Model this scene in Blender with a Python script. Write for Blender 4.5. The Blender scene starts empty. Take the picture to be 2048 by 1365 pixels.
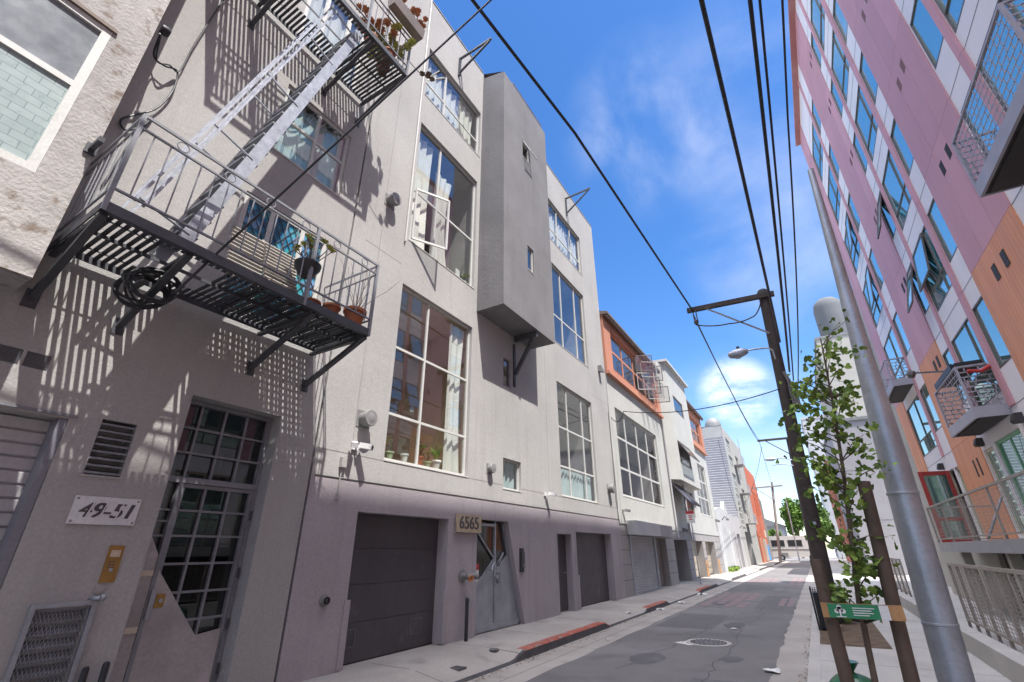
import bpy, math, random
from mathutils import Vector, Matrix
R = math.radians
random.seed(7)
S = bpy.context.scene
COL = S.collection

# ---------------------------------------------------------------- camera, world, sun, exposure
cam_d = bpy.data.cameras.new("camera"); cam = bpy.data.objects.new("camera", cam_d); COL.objects.link(cam); S.camera = cam
cam_d.sensor_width = 36; cam_d.lens = 16.22; cam_d.clip_start = .05; cam_d.clip_end = 3000
_pit, _yaw, _roll = .42693, .54038, -.0060
_cp, _sp, _cy, _sy = math.cos(_pit), math.sin(_pit), math.cos(_yaw), math.sin(_yaw)
_f = Vector((-_sy*_cp, _cy*_cp, _sp)); _r = Vector((_cy, _sy, 0)); _u = _r.cross(_f)
_r, _u = math.cos(_roll)*_r + math.sin(_roll)*_u, -math.sin(_roll)*_r + math.cos(_roll)*_u
cam.matrix_world = Matrix(((_r.x, _u.x, -_f.x, 0), (_r.y, _u.y, -_f.y, 0), (_r.z, _u.z, -_f.z, 1.6), (0, 0, 0, 1)))

SUN = Vector((-.425, .18, -.8925)).normalized()          # direction the light travels
S.view_settings.view_transform = 'Standard'; S.view_settings.look = 'None'
S.view_settings.gamma = 1; S.view_settings.use_curve_mapping = False
S.view_settings.exposure = 1.42
S.cycles.blur_glossy = 1.0
S.cycles.max_bounces = 10; S.cycles.transparent_max_bounces = 24
S.cycles.use_denoising = True

W = bpy.data.worlds.new("World"); S.world = W; W.use_nodes = True
def build_world():
    nt = W.node_tree; N = nt.nodes; Lk = nt.links; N.clear()
    out = N.new('ShaderNodeOutputWorld'); bg = N.new('ShaderNodeBackground'); bg.inputs[1].default_value = .105
    sky = N.new('ShaderNodeTexSky'); sky.sky_type = 'NISHITA'; sky.sun_disc = False
    el = math.asin(-SUN.z); az = math.atan2(-SUN.x, -SUN.y)
    sky.sun_elevation = el; sky.sun_rotation = az
    sky.air_density = 1.0; sky.dust_density = .35; sky.ozone_density = 2.5
    hs = N.new('ShaderNodeHueSaturation'); hs.inputs['Saturation'].default_value = 1.28; hs.inputs['Value'].default_value = 1.0
    hs.inputs['Hue'].default_value = .506
    Lk.new(sky.outputs[0], hs.inputs['Color'])
    geo = N.new('ShaderNodeTexCoord')
    def cloud(d, inner, outer, scale, stretch, lo, hi, amt):
        dot = N.new('ShaderNodeVectorMath'); dot.operation = 'DOT_PRODUCT'
        Lk.new(geo.outputs['Generated'], dot.inputs[0]); dot.inputs[1].default_value = Vector(d).normalized()
        mr = N.new('ShaderNodeMapRange'); mr.interpolation_type = 'SMOOTHSTEP'
        mr.inputs['From Min'].default_value = math.cos(R(outer)); mr.inputs['From Max'].default_value = math.cos(R(inner))
        Lk.new(dot.outputs['Value'], mr.inputs['Value'])
        mp = N.new('ShaderNodeMapping'); mp.inputs['Scale'].default_value = stretch; Lk.new(geo.outputs['Generated'], mp.inputs[0])
        no = N.new('ShaderNodeTexNoise'); no.inputs['Scale'].default_value = scale; no.inputs['Detail'].default_value = 7; no.inputs['Roughness'].default_value = .58
        no.inputs['Distortion'].default_value = .2
        Lk.new(mp.outputs[0], no.inputs['Vector'])
        m2 = N.new('ShaderNodeMapRange'); m2.interpolation_type = 'SMOOTHSTEP'; m2.inputs['From Min'].default_value = lo; m2.inputs['From Max'].default_value = hi
        Lk.new(no.outputs[0], m2.inputs['Value'])
        mu = N.new('ShaderNodeMath'); mu.operation = 'MULTIPLY'; Lk.new(mr.outputs[0], mu.inputs[0]); Lk.new(m2.outputs[0], mu.inputs[1])
        mu2 = N.new('ShaderNodeMath'); mu2.operation = 'MULTIPLY'; Lk.new(mu.outputs[0], mu2.inputs[0]); mu2.inputs[1].default_value = amt
        return mu2.outputs[0]
    col = hs.outputs[0]
    for a in CLOUDS_AND_FILL:
        c = cloud(*a[:-1])
        mx = N.new('ShaderNodeMixRGB'); mx.inputs[2].default_value = (a[-1]*.985, a[-1]*.985, a[-1]*1.03, 1)
        Lk.new(c, mx.inputs[0]); Lk.new(col, mx.inputs[1]); col = mx.outputs[0]
    Lk.new(col, bg.inputs[0]); Lk.new(bg.outputs[0], out.inputs[0])
def raydir(px, py):                                     # only to aim the clouds at a part of the sky dome
    return (_r*(px-1024) - _u*(py-682.5) + _f*922.9).normalized()
CLOUDS_AND_FILL = [(raydir(1472, 785), .3, 4.6, 9, (1, 1, 2.0), .33, .62, .68, 7.0),
          (raydir(1310, 255), 1, 11, 3.2, (1.4, 1, 1), .42, .85, .46, 5.0),
          (raydir(1540, 200), 2, 14, 2.6, (1, 1.5, 1), .40, .95, .36, 5.0),
          (raydir(1560, 480), 2, 12, 3, (1, 1.6, 1), .35, .9, .40, 5.0),
          (raydir(1540, 1000), 3, 18, 4, (1, 1, 2), .25, .8, .45, 5.0),
          ((-.03, -.24, .97), 21, 38, 3, (1, 1, 1), .25, .55, 1.0, 24.0)]   # unseen bright bank added overhead to fill the shaded street with white light
build_world()
sun_d = bpy.data.lights.new("sun", 'SUN'); sun = bpy.data.objects.new("sun", sun_d); COL.objects.link(sun)
sun_d.energy = 3.2; sun_d.angle = R(.5); sun_d.color = (1, .97, .93)
sun.rotation_euler = SUN.to_track_quat('-Z', 'Y').to_euler(); sun.location = (30, -20, 60)

# ---------------------------------------------------------------- materials
MATS = {}
def mat(name, col, rough=.8, var=.10, vs=1.2, bump=0., bs=70., metal=0., streak=0., spots=None, spec=.5, fine=.06, coat=0., island=0.):
    m = bpy.data.materials.new(name); m.use_nodes = True; nt = m.node_tree; N = nt.nodes; Lk = nt.links
    b = N['Principled BSDF']; b.inputs['Roughness'].default_value = rough; b.inputs['Metallic'].default_value = metal
    b.inputs['Specular IOR Level'].default_value = spec
    if coat: b.inputs['Coat Weight'].default_value = coat
    tc = N.new('ShaderNodeTexCoord'); src = tc.outputs['Object']
    def noise(scale, detail=5, vec=None):
        n = N.new('ShaderNodeTexNoise'); n.inputs['Scale'].default_value = scale; n.inputs['Detail'].default_value = detail
        Lk.new(vec or src, n.inputs['Vector']); return n.outputs[0]
    def mixc(fac, a, c2, typ='MIX'):
        x = N.new('ShaderNodeMixRGB'); x.blend_type = typ
        for i, v in ((0, fac), (1, a), (2, c2)):
            if hasattr(v, 'links'): Lk.new(v, x.inputs[i])
            elif i == 0: x.inputs[0].default_value = v
            else: x.inputs[i].default_value = (*v[:3], 1)
        return x.outputs[0]
    def ramp(v, lo, hi):
        r = N.new('ShaderNodeMapRange'); r.inputs['From Min'].default_value = lo; r.inputs['From Max'].default_value = hi; Lk.new(v, r.inputs['Value']); return r.outputs[0]
    c = mixc(ramp(noise(vs, 6), .3, .7), [v*(1-var) for v in col], [min(.95, v*(1+var)) for v in col])
    if fine: c = mixc(ramp(noise(bs*.6, 4), .3, .7), c, mixc(1, c, (1-fine*2.5,)*3, 'MULTIPLY'))
    if streak:
        mp = N.new('ShaderNodeMapping'); mp.inputs['Scale'].default_value = (3.5, 3.5, .22); Lk.new(src, mp.inputs[0])
        f = ramp(noise(1.6, 6, mp.outputs[0]), .52, .78)
        mu = N.new('ShaderNodeMath'); mu.operation = 'MULTIPLY'; Lk.new(f, mu.inputs[0]); mu.inputs[1].default_value = streak
        c = mixc(mu.outputs[0], c, [v*.62 for v in col])
    if spots:
        sc, lo, hi, sc_col = spots
        f = ramp(noise(sc, 9), lo, hi); c = mixc(f, c, sc_col)
    if island:                                            # each board of the cladding has faded a little differently
        gi = N.new('ShaderNodeNewGeometry'); mi = N.new('ShaderNodeMapRange'); mi.inputs['To Min'].default_value = 1-island; mi.inputs['To Max'].default_value = 1.04
        Lk.new(gi.outputs['Random Per Island'], mi.inputs['Value']); cc_ = N.new('ShaderNodeCombineColor')
        for k in range(3): Lk.new(mi.outputs[0], cc_.inputs[k])
        c = mixc(1.0, c, cc_.outputs[0], 'MULTIPLY')
    Lk.new(c, b.inputs['Base Color'])
    if bump:
        bp = N.new('ShaderNodeBump'); bp.inputs['Strength'].default_value = bump; bp.inputs['Distance'].default_value = .012
        mxn = N.new('ShaderNodeMath'); mxn.operation = 'ADD'; Lk.new(noise(bs, 6), mxn.inputs[0]); Lk.new(noise(bs*.18, 3), mxn.inputs[1])
        Lk.new(mxn.outputs[0], bp.inputs['Height']); Lk.new(bp.outputs[0], b.inputs['Normal'])
    if rough < .7:
        rr = ramp(noise(vs*4, 5), .2, .8); mm = N.new('ShaderNodeMapRange'); Lk.new(rr, mm.inputs['Value'])
        mm.inputs['To Min'].default_value = max(.02, rough-.08); mm.inputs['To Max'].default_value = min(1, rough+.12); Lk.new(mm.outputs[0], b.inputs['Roughness'])
    MATS[name] = m; return m
def glass(name, tint, refl, transp=True, body=(.02, .03, .035), rough=.015):
    m = bpy.data.materials.new(name); m.use_nodes = True; nt = m.node_tree; N = nt.nodes; Lk = nt.links; N.clear()
    out = N.new('ShaderNodeOutputMaterial'); gl = N.new('ShaderNodeBsdfGlossy'); gl.inputs['Roughness'].default_value = rough
    if transp:
        tr = N.new('ShaderNodeBsdfTransparent'); tr.inputs[0].default_value = (*tint, 1)
    else:
        tr = N.new('ShaderNodeBsdfDiffuse'); tr.inputs[0].default_value = (*body, 1); gl.inputs['Color'].default_value = (*tint, 1)
    fr = N.new('ShaderNodeFresnel'); gm = N.new('ShaderNodeNewGeometry'); ma = N.new('ShaderNodeMath'); ma.operation = 'MULTIPLY_ADD'
    ma.inputs[1].default_value = -(1.5-1/1.5); ma.inputs[2].default_value = 1.5; Lk.new(gm.outputs['Backfacing'], ma.inputs[0]); Lk.new(ma.outputs[0], fr.inputs[0])   # same reflectance from both faces
    mr = N.new('ShaderNodeMapRange'); mr.inputs['To Min'].default_value = refl; mr.inputs['To Max'].default_value = 1; mr.inputs['From Min'].default_value = .03
    Lk.new(fr.outputs[0], mr.inputs['Value'])
    tc = N.new('ShaderNodeTexCoord'); no = N.new('ShaderNodeTexNoise'); no.inputs['Scale'].default_value = .9; no.inputs['Detail'].default_value = 1; Lk.new(tc.outputs['Object'], no.inputs['Vector'])
    bp = N.new('ShaderNodeBump'); bp.inputs['Strength'].default_value = .03; bp.inputs['Distance'].default_value = .01; Lk.new(no.outputs[0], bp.inputs['Height']); Lk.new(bp.outputs[0], gl.inputs['Normal'])
    mx = N.new('ShaderNodeMixShader'); Lk.new(mr.outputs[0], mx.inputs[0]); Lk.new(tr.outputs[0], mx.inputs[1]); Lk.new(gl.outputs[0], mx.inputs[2]); Lk.new(mx.outputs[0], out.inputs[0])
    MATS[name] = m; return m
M = MATS
mat('stucco', (.39, .378, .36), .9, .09, .6, .42, 55, streak=.28)
mat('stucco_shade_tint', (.40, .358, .37), .9, .11, .6, .42, 55, streak=.35)  # same stucco, with the mauve cast of its shade put into the colour
mat('stucco_light', (.385, .37, .352), .9, .09, .6, .42, 50, streak=.30)
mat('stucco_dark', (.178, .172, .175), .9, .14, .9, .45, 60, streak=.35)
mat('plaster_old', (.385, .362, .34), .95, .14, 1.1, .8, 26, spots=(5.2, .585, .68, (.20, .16, .13)))
mat('charcoal_paint', (.078, .069, .077), .5, .16, 1, .1, 40, streak=.45, spots=(2.2, .62, .72, (.12, .11, .115)))
mat('vent_grey', (.12, .11, .12), .55, .1, 2)
mat('joint_grey', (.24, .225, .22), .9, .1, 2)
mat('door_trim', (.20, .20, .23), .55, .08, 1.5)
mat('white_frame', (.56, .555, .52), .5, .06, 2, 0)
mat('white_paint', (.70, .70, .69), .6, .07, 2, 0, streak=.1)
mat('roller_shutter', (.50, .49, .50), .6, .10, 2, .1, 40, streak=.25)
mat('grey_steel_light', (.30, .29, .31), .5, .1, 3)
mat('black_steel', (.060, .062, .070), .5, .2, 4, .15, 60, metal=0)
mat('grey_steel', (.21, .215, .235), .5, .15, 4, .15, 60)
mat('galv', (.40, .42, .46), .42, .16, 3, .15, 50, metal=.55, streak=.2)
mat('bare_steel', (.40, .375, .365), .6, .22, 1.6, .25, 40, spots=(2.2, .60, .68, (.50, .42, .45)))
mat('cast_iron', (.14, .13, .13), .7, .2, 5, .3, 60)
mat('brass', (.42, .25, .08), .4, .15, 6, metal=.7)
mat('copper_orange', (.62, .25, .10), .5, .1, 6, metal=.4)
mat('asphalt', (.185, .172, .168), .9, .20, .35, .8, 110, spots=(1.1, .55, .75, (.125, .118, .118)))
mat('asphalt_new', (.145, .137, .138), .9, .12, .6, .8, 110)
mat('asphalt_stain', (.11, .104, .106), .8, .25, 2, .6, 110)
mat('dry_leaf', (.20, .14, .08), .9, .4, 9)
mat('concrete', (.38, .345, .31), .9, .16, .8, .35, 60, spots=(1.3, .58, .72, (.25, .225, .20)))
mat('concrete_light', (.44, .415, .39), .9, .12, .9, .35, 60, spots=(1.7, .64, .78, (.33, .30, .28)))
mat('kerb_dark', (.085, .08, .085), .9, .2, 3, .4, 50)
mat('red_paint', (.37, .10, .065), .85, .25, 6, .3, 60, spots=(7, .56, .64, (.26, .21, .19)))
mat('dull_red', (.27, .19, .19), .9, .22, 4, .5, 90, spots=(5, .52, .62, (.175, .163, .162)))
mat('white_road_paint', (.62, .60, .56), .85, .2, 5, .2, 60, spots=(8, .55, .62, (.2, .19, .19)))
mat('soil', (.13, .088, .06), 1, .3, 5, .8, 60)
mat('wood_pole', (.055, .041, .036), .85, .3, 4, .6, 60, streak=.5)
mat('wood_stake', (.11, .075, .055), .8, .25, 4, .3, 60)
mat('plywood', (.46, .37, .25), .6, .12, 6, .1, 60)
mat('wood_board', (.45, .24, .10), .6, .14, 4, .1, 60)
mat('wood_weathered', (.36, .33, .30), .8, .2, 5, .2, 60)
mat('cable_black', (.014, .014, .017), .5, .2, 5)
mat('salmon', (.50, .215, .135), .85, .07, .8, .3, 60, streak=.18)
mat('eave_brown', (.16, .115, .09), .7, .15, 3)
mat('white_stucco', (.47, .465, .43), .9, .06, .8, .35, 60, streak=.15)
mat('grey_beige', (.33, .31, .30), .9, .08, 1, .3, 60, streak=.15)
mat('tan_door', (.42, .36, .28), .7, .10, 2, .1, 50, streak=.2)
mat('brown_door', (.20, .165, .15), .6, .12, 2, .1, 50)
mat('white_wall', (.47, .47, .47), .9, .08, 1, .2, 60, streak=.2)
mat('steel_siding', (.42, .405, .41), .6, .06, 1, .0, 60, streak=.15)
mat('olive_grey', (.40, .395, .37), .9, .08, 1, .25, 60, streak=.15)
mat('brick_red', (.50, .13, .06), .9, .18, 3, .5, 40)
mat('brown_wall', (.10, .075, .07), .9, .2, 2, .3, 40)
mat('blue_paint', (.06, .28, .62), .7, .25, 3)
mat('pink_panel', (.59, .30, .33), .6, .05, .5, 0, 60, fine=.02, streak=.2, island=.12)
mat('orange_panel', (.73, .31, .16), .6, .06, .5, 0, 60, fine=.02, streak=.2, island=.08)
mat('white_panel', (.80, .745, .745), .6, .05, .5, 0, 60, fine=.02, streak=.15)
mat('cream_wall', (.43, .40, .345), .9, .05, 1, .3, 50, streak=.12)
mat('shade_grey_wall', (.33, .315, .325), .9, .06, 1, .3, 50, streak=.12)
mat('chimney_grey', (.13, .135, .14), .9, .08, 1, streak=.2)
mat('cream_panel', (.62, .54, .42), .7, .05, 1)
mat('light_grey_wall', (.47, .455, .46), .9, .05, 1, .3, 50, streak=.12)
mat('bronze_frame', (.16, .135, .12), .45, .1, 3, metal=.2)
mat('balcony_steel', (.38, .36, .40), .5, .08, 3, streak=.15)
mat('eave_pink', (.40, .19, .19), .7, .08, 2)
mat('vent_brown', (.24, .12, .12), .7, .1, 3)
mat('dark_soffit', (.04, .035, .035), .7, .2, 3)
mat('red_door', (.34, .035, .028), .45, .08, 3)
mat('green_door', (.15, .42, .22), .45, .08, 3)
mat('curtain_white', (.72, .71, .66), .95, .06, 3)
mat('curtain_teal', (.50, .60, .60), .95, .1, 3)
mat('room_wall', (.62, .50, .37), .95, .15, 1)
mat('room_dark', (.36, .34, .33), .95, .25, 1)
mat('hall_dark', (.09, .085, .085), .95, .25, 1)
mat('fence_tan', (.34, .295, .26), .6, .1, 4)
mat('terracotta', (.36, .12, .055), .8, .15, 8, .1)
mat('pot_white', (.70, .68, .62), .6, .08, 8)
mat('pot_green', (.42, .50, .30), .6, .1, 8)
mat('leaf_green', (.11, .185, .035), .55, .35, 9, fine=0, spec=.3)
mat('leaf_light', (.20, .285, .05), .55, .3, 9, fine=0, spec=.3)
mat('leaf_far', (.12, .20, .035), .6, .35, .8, fine=0, spec=.2)
mat('succulent', (.30, .31, .07), .55, .35, 9, fine=0)
mat('succulent_red', (.34, .13, .05), .6, .4, 9, fine=0)
mat('bark', (.12, .085, .06), .9, .25, 8, .4, 50)
mat('bag_green', (.01, .10, .04), .3, .2, 5, spec=.6)
mat('black_plastic', (.02, .02, .023), .45, .2, 5)
mat('paper', (.75, .74, .72), .9, .08, 5)
mat('sign_green', (.02, .22, .09), .5, .08, 5)
mat('sign_red', (.48, .03, .03), .5, .05, 5)
mat('rubber', (.02, .02, .02), .8, .1, 5)
mat('van_white', (.62, .60, .55), .35, .04, 2, coat=.3)
mat('gray_cap', (.22, .215, .21), .55, .15, 5)
mat('roof_tile', (.50, .49, .47), .9, .12, 5, .5, 20)
glass('glass_clear', (.93, .96, .94), .20, rough=.02)
glass('glass_dark', (.35, .40, .42), .10)
glass('glass_blue', (.86, 1.0, .95), .60, False, (.13, .33, .37))
glass('glass_teal', (.80, 1.0, .95), .42, False, (.10, .17, .16))
def stained():
    m = mat('stained', (.05, .20, .32), .25, .5, 7, 0, 30, fine=0)
    nt = m.node_tree; N = nt.nodes; Lk = nt.links; tc = N.new('ShaderNodeTexCoord'); mp = N.new('ShaderNodeMapping')
    mp.inputs['Rotation'].default_value = (R(45), 0, 0); Lk.new(tc.outputs['Object'], mp.inputs[0])
    v = N.new('ShaderNodeTexVoronoi'); v.inputs['Scale'].default_value = 7; v.inputs['Randomness'].default_value = .15; Lk.new(mp.outputs[0], v.inputs['Vector'])
    r = N.new('ShaderNodeValToRGB'); e = r.color_ramp.elements; e[0].color = (.02, .10, .20, 1); e[1].color = (.10, .34, .46, 1)
    for p, c in ((.35, (.03, .22, .36, 1)), (.6, (.16, .30, .50, 1)), (.8, (.03, .30, .30, 1))):
        k = e.new(p); k.color = c
    sp = N.new('ShaderNodeSeparateColor'); Lk.new(v.outputs['Color'], sp.inputs[0]); Lk.new(sp.outputs[0], r.inputs[0]); Lk.new(r.outputs[0], N['Principled BSDF'].inputs['Base Color'])
stained()
def wired(name):                                        # frosted wired glass with a broken lattice
    m = mat(name, (.40, .47, .47), .3, .08, 3, 0, 30, fine=0)
    nt = m.node_tree; N = nt.nodes; Lk = nt.links; tc = N.new('ShaderNodeTexCoord'); b = N['Principled BSDF']
    mp = N.new('ShaderNodeMapping'); mp.inputs['Rotation'].default_value = (0, R(90), R(90)); Lk.new(tc.outputs['Object'], mp.inputs[0])
    br = N.new('ShaderNodeTexBrick'); br.inputs['Scale'].default_value = 2.7; br.inputs['Mortar Size'].default_value = .009; br.inputs['Color1'].default_value = (.27, .335, .325, 1); br.inputs['Color2'].default_value = (.32, .385, .375, 1); br.inputs['Mortar'].default_value = (.16, .20, .20, 1)
    Lk.new(mp.outputs[0], br.inputs['Vector']); Lk.new(br.outputs[0], b.inputs['Base Color'])
wired('wired_glass')
mat('frosted', (.25, .275, .295), .25, .35, 1.0, 0, 30, streak=.4)

# ---------------------------------------------------------------- mesh helpers
ORG = {}
class MB:
    def __init__(s): s.v = []; s.f = []; s.mi = []
    def face(s, pts, flip=False):
        n = len(s.v); s.v += [tuple(p) for p in pts]; idx = list(range(n, n+len(pts)))
        s.f.append(idx[::-1] if flip else idx); return s
    def box(s, x0, x1, y0, y1, z0, z1):
        if x0 > x1: x0, x1 = x1, x0
        if y0 > y1: y0, y1 = y1, y0
        if z0 > z1: z0, z1 = z1, z0
        n = len(s.v); s.v += [(x, y, z) for x in (x0, x1) for y in (y0, y1) for z in (z0, z1)]
        for q in ((0, 1, 3, 2), (4, 6, 7, 5), (0, 4, 5, 1), (2, 3, 7, 6), (0, 2, 6, 4), (1, 5, 7, 3)): s.f.append([n+i for i in q])
        return s
    def bar(s, p, q, w, h=None, up=(0, 0, 1)):              # rectangular bar from p to q
        h = h or w; p = Vector(p); q = Vector(q); d = (q-p).normalized(); u = Vector(up)
        if abs(d.dot(u)) > .97: u = Vector((1, 0, 0))
        a = d.cross(u).normalized(); b = a.cross(d); n = len(s.v)
        for e in (p, q):
            for sa, sb in ((-1, -1), (1, -1), (1, 1), (-1, 1)): s.v.append(tuple(e + a*sa*w/2 + b*sb*h/2))
        for k in range(4): s.f.append([n+k, n+(k+1) % 4, n+4+(k+1) % 4, n+4+k])
        s.f.append([n+3, n+2, n+1, n]); s.f.append([n+4, n+5, n+6, n+7]); return s
    def tube(s, pts, r, k=8, cap=True):
        pts = [Vector(p) for p in pts]; rs = r if isinstance(r, (list, tuple)) else [r]*len(pts); n0 = len(s.v); a = None
        for i, p in enumerate(pts):
            d = (pts[min(i+1, len(pts)-1)] - pts[max(i-1, 0)]).normalized()
            if a is None: a = d.cross(Vector((0, 0, 1)) if abs(d.z) < .9 else Vector((1, 0, 0))).normalized()
            a = (a - d*a.dot(d)).normalized(); b = d.cross(a)
            for j in range(k):
                t = 2*math.pi*j/k; s.v.append(tuple(p + (a*math.cos(t) + b*math.sin(t))*rs[i]))
        for i in range(len(pts)-1):
            for j in range(k):
                s.f.append([n0+i*k+j, n0+i*k+(j+1) % k, n0+(i+1)*k+(j+1) % k, n0+(i+1)*k+j])
        if cap:
            s.f.append([n0+j for j in range(k)][::-1]); s.f.append([n0+(len(pts)-1)*k+j for j in range(k)])
        return s
    def ring(s, c, R_, r, ax=(1, 0, 0), k=18, m=6):
        c = Vector(c); ax = Vector(ax).normalized(); a = ax.orthogonal().normalized(); b = ax.cross(a); n0 = len(s.v)
        for i in range(k):
            t = 2*math.pi*i/k; o = a*math.cos(t) + b*math.sin(t)
            for j in range(m):
                q = 2*math.pi*j/m; s.v.append(tuple(c + o*(R_ + r*math.cos(q)) + ax*r*math.sin(q)))
        for i in range(k):
            for j in range(m): s.f.append([n0+i*m+j, n0+((i+1) % k)*m+j, n0+((i+1) % k)*m+(j+1) % m, n0+i*m+(j+1) % m])
        return s
    def lathe(s, c, prof, ax=(0, 0, 1), k=20):              # prof: (radius, height along axis)
        c = Vector(c); ax = Vector(ax).normalized(); a = ax.orthogonal().normalized(); b = ax.cross(a); n0 = len(s.v)
        for r, h in prof:
            for j in range(k):
                t = 2*math.pi*j/k; s.v.append(tuple(c + ax*h + (a*math.cos(t) + b*math.sin(t))*max(r, 1e-4)))
        for i in range(len(prof)-1):
            for j in range(k): s.f.append([n0+i*k+j, n0+i*k+(j+1) % k, n0+(i+1)*k+(j+1) % k, n0+(i+1)*k+j])
        s.f.append([n0+j for j in range(k)][::-1]); s.f.append([n0+(len(prof)-1)*k+j for j in range(k)]); return s
    def prism(s, poly, vec):                                # closed polygon swept along vec
        vec = Vector(vec); A = [Vector(p) for p in poly]; n = len(s.v); k = len(A)
        s.v += [tuple(p) for p in A] + [tuple(p+vec) for p in A]
        s.f.append(list(range(n, n+k))[::-1]); s.f.append(list(range(n+k, n+2*k)))
        for i in range(k): s.f.append([n+i, n+(i+1) % k, n+k+(i+1) % k, n+k+i])
        return s
    def build(s, name, m, parent=None, smooth=False, recalc=True, **props):
        me = bpy.data.meshes.new(name)
        xs = [v[0] for v in s.v]; ys = [v[1] for v in s.v]; zs = [v[2] for v in s.v]
        c = Vector(((min(xs)+max(xs))/2, (min(ys)+max(ys))/2, min(zs)))
        me.from_pydata([(v[0]-c.x, v[1]-c.y, v[2]-c.z) for v in s.v], [], s.f); me.update()
        if recalc:
            import bmesh
            bm = bmesh.new(); bm.from_mesh(me); bmesh.ops.recalc_face_normals(bm, faces=bm.faces); bm.to_mesh(me); bm.free()
        if smooth:
            for p in me.polygons: p.use_smooth = True
            try: me.set_sharp_from_angle(angle=R(40))
            except Exception: pass
        me.materials.append(MATS[m] if isinstance(m, str) else m)
        o = bpy.data.objects.new(name, me); COL.objects.link(o); ORG[o.name] = c
        if parent is not None:
            o.parent = parent; o.location = c - ORG[parent.name]
        else: o.location = c
        for k_, v_ in props.items(): o[k_] = v_
        return o
def curve(pts, n=6):                                       # smooth line through the points
    P = [Vector(p) for p in pts]; P = [P[0]*2-P[1], *P, P[-1]*2-P[-2]]; out = []
    for i in range(1, len(P)-2):
        for k in range(n):
            t = k/n; a, b, c, d = P[i-1:i+3]; out.append(.5*((2*b)+(c-a)*t+(2*a-5*b+4*c-d)*t*t+(3*b-a-3*c+d)*t**3))
    return out+[P[-2]]
def tag(o, label, cat, group=None):
    o['label'] = label; o['category'] = cat
    if group: o['group'] = group
    return o
def thing(name, loc, label, cat, group=None):
    o = bpy.data.objects.new(name, None); COL.objects.link(o); o.location = loc; o.empty_display_size = .2
    ORG[o.name] = Vector(loc); return tag(o, label, cat, group)
def copy_thing(o, loc, label=None, group=None):
    def rec(x, par):
        c = x.copy(); COL.objects.link(c); ORG[c.name] = ORG[x.name].copy()
        if par is not None: c.parent = par
        for ch in [k for k in ALL_CHILDREN(x)]: rec(ch, c)
        return c
    c = rec(o, None); c.location = loc; ORG[c.name] = Vector(loc)
    if label: c['label'] = label
    if group: c['group'] = group
    return c
def ALL_CHILDREN(x): return [k for k in list(COL.objects) if k.parent == x]
def struct(o): o['kind'] = 'structure'; return o

def wall(mb, x, s, y0, y1, z0, z1, ops, back=True):
    """wall sheet at plane x facing s, with openings (ya, yb, za, zb, depth); reveals run inwards"""
    ys = sorted({y0, y1, *[min(max(v, y0), y1) for o in ops for v in o[:2]]}); zs = sorted({z0, z1, *[min(max(v, z0), z1) for o in ops for v in o[2:4]]})
    for i in range(len(ys)-1):
        for j in range(len(zs)-1):
            cy, cz = (ys[i]+ys[i+1])/2, (zs[j]+zs[j+1])/2
            if any(o[0] < cy < o[1] and o[2] < cz < o[3] for o in ops): continue
            q = [(x, ys[i], zs[j]), (x, ys[i+1], zs[j]), (x, ys[i+1], zs[j+1]), (x, ys[i], zs[j+1])]
            mb.face(q, s < 0)
    for a, b, c, d, dep, *rest in ops:
        xi = x - s*dep
        mb.face([(x, a, c), (x, a, d), (xi, a, d), (xi, a, c)], s < 0); mb.face([(x, b, c), (xi, b, c), (xi, b, d), (x, b, d)], s < 0)
        mb.face([(x, a, d), (x, b, d), (xi, b, d), (xi, a, d)], s < 0)
        if c > z0 + .001: mb.face([(x, a, c), (xi, a, c), (xi, b, c), (x, b, c)], s < 0)
        if rest and rest[0]: mb.face([(xi, a, c), (xi, b, c), (xi, b, d), (xi, a, d)], s < 0)
    return mb
def curtain(parent, x, s, y0, y1, z0, z1, m='curtain_white', amp=.05, gather=0.):
    mb = MB(); n = max(6, int((y1-y0)/.045)); pts = []
    for i in range(n+1):
        t = i/n; y = y0 + (y1-y0)*t
        pts.append((x - s*(amp + amp*math.sin(t*(y1-y0)*26 + z0) + .4*amp*math.sin(t*57)), y))
    rows = 6
    for j in range(rows):
        for i in range(n):
            def P(i, j):
                xx, yy = pts[i]; k = j/rows; yy2 = y0 + (yy-y0)*(1 - gather*math.sin(k*math.pi)*.8)
                return (xx, yy2, z0 + (z1-z0)*k)
            mb.face([P(i, j), P(i+1, j), P(i+1, j+1), P(i, j+1)])
    return mb.build('curtain', m, parent, smooth=True, recalc=False)
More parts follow.
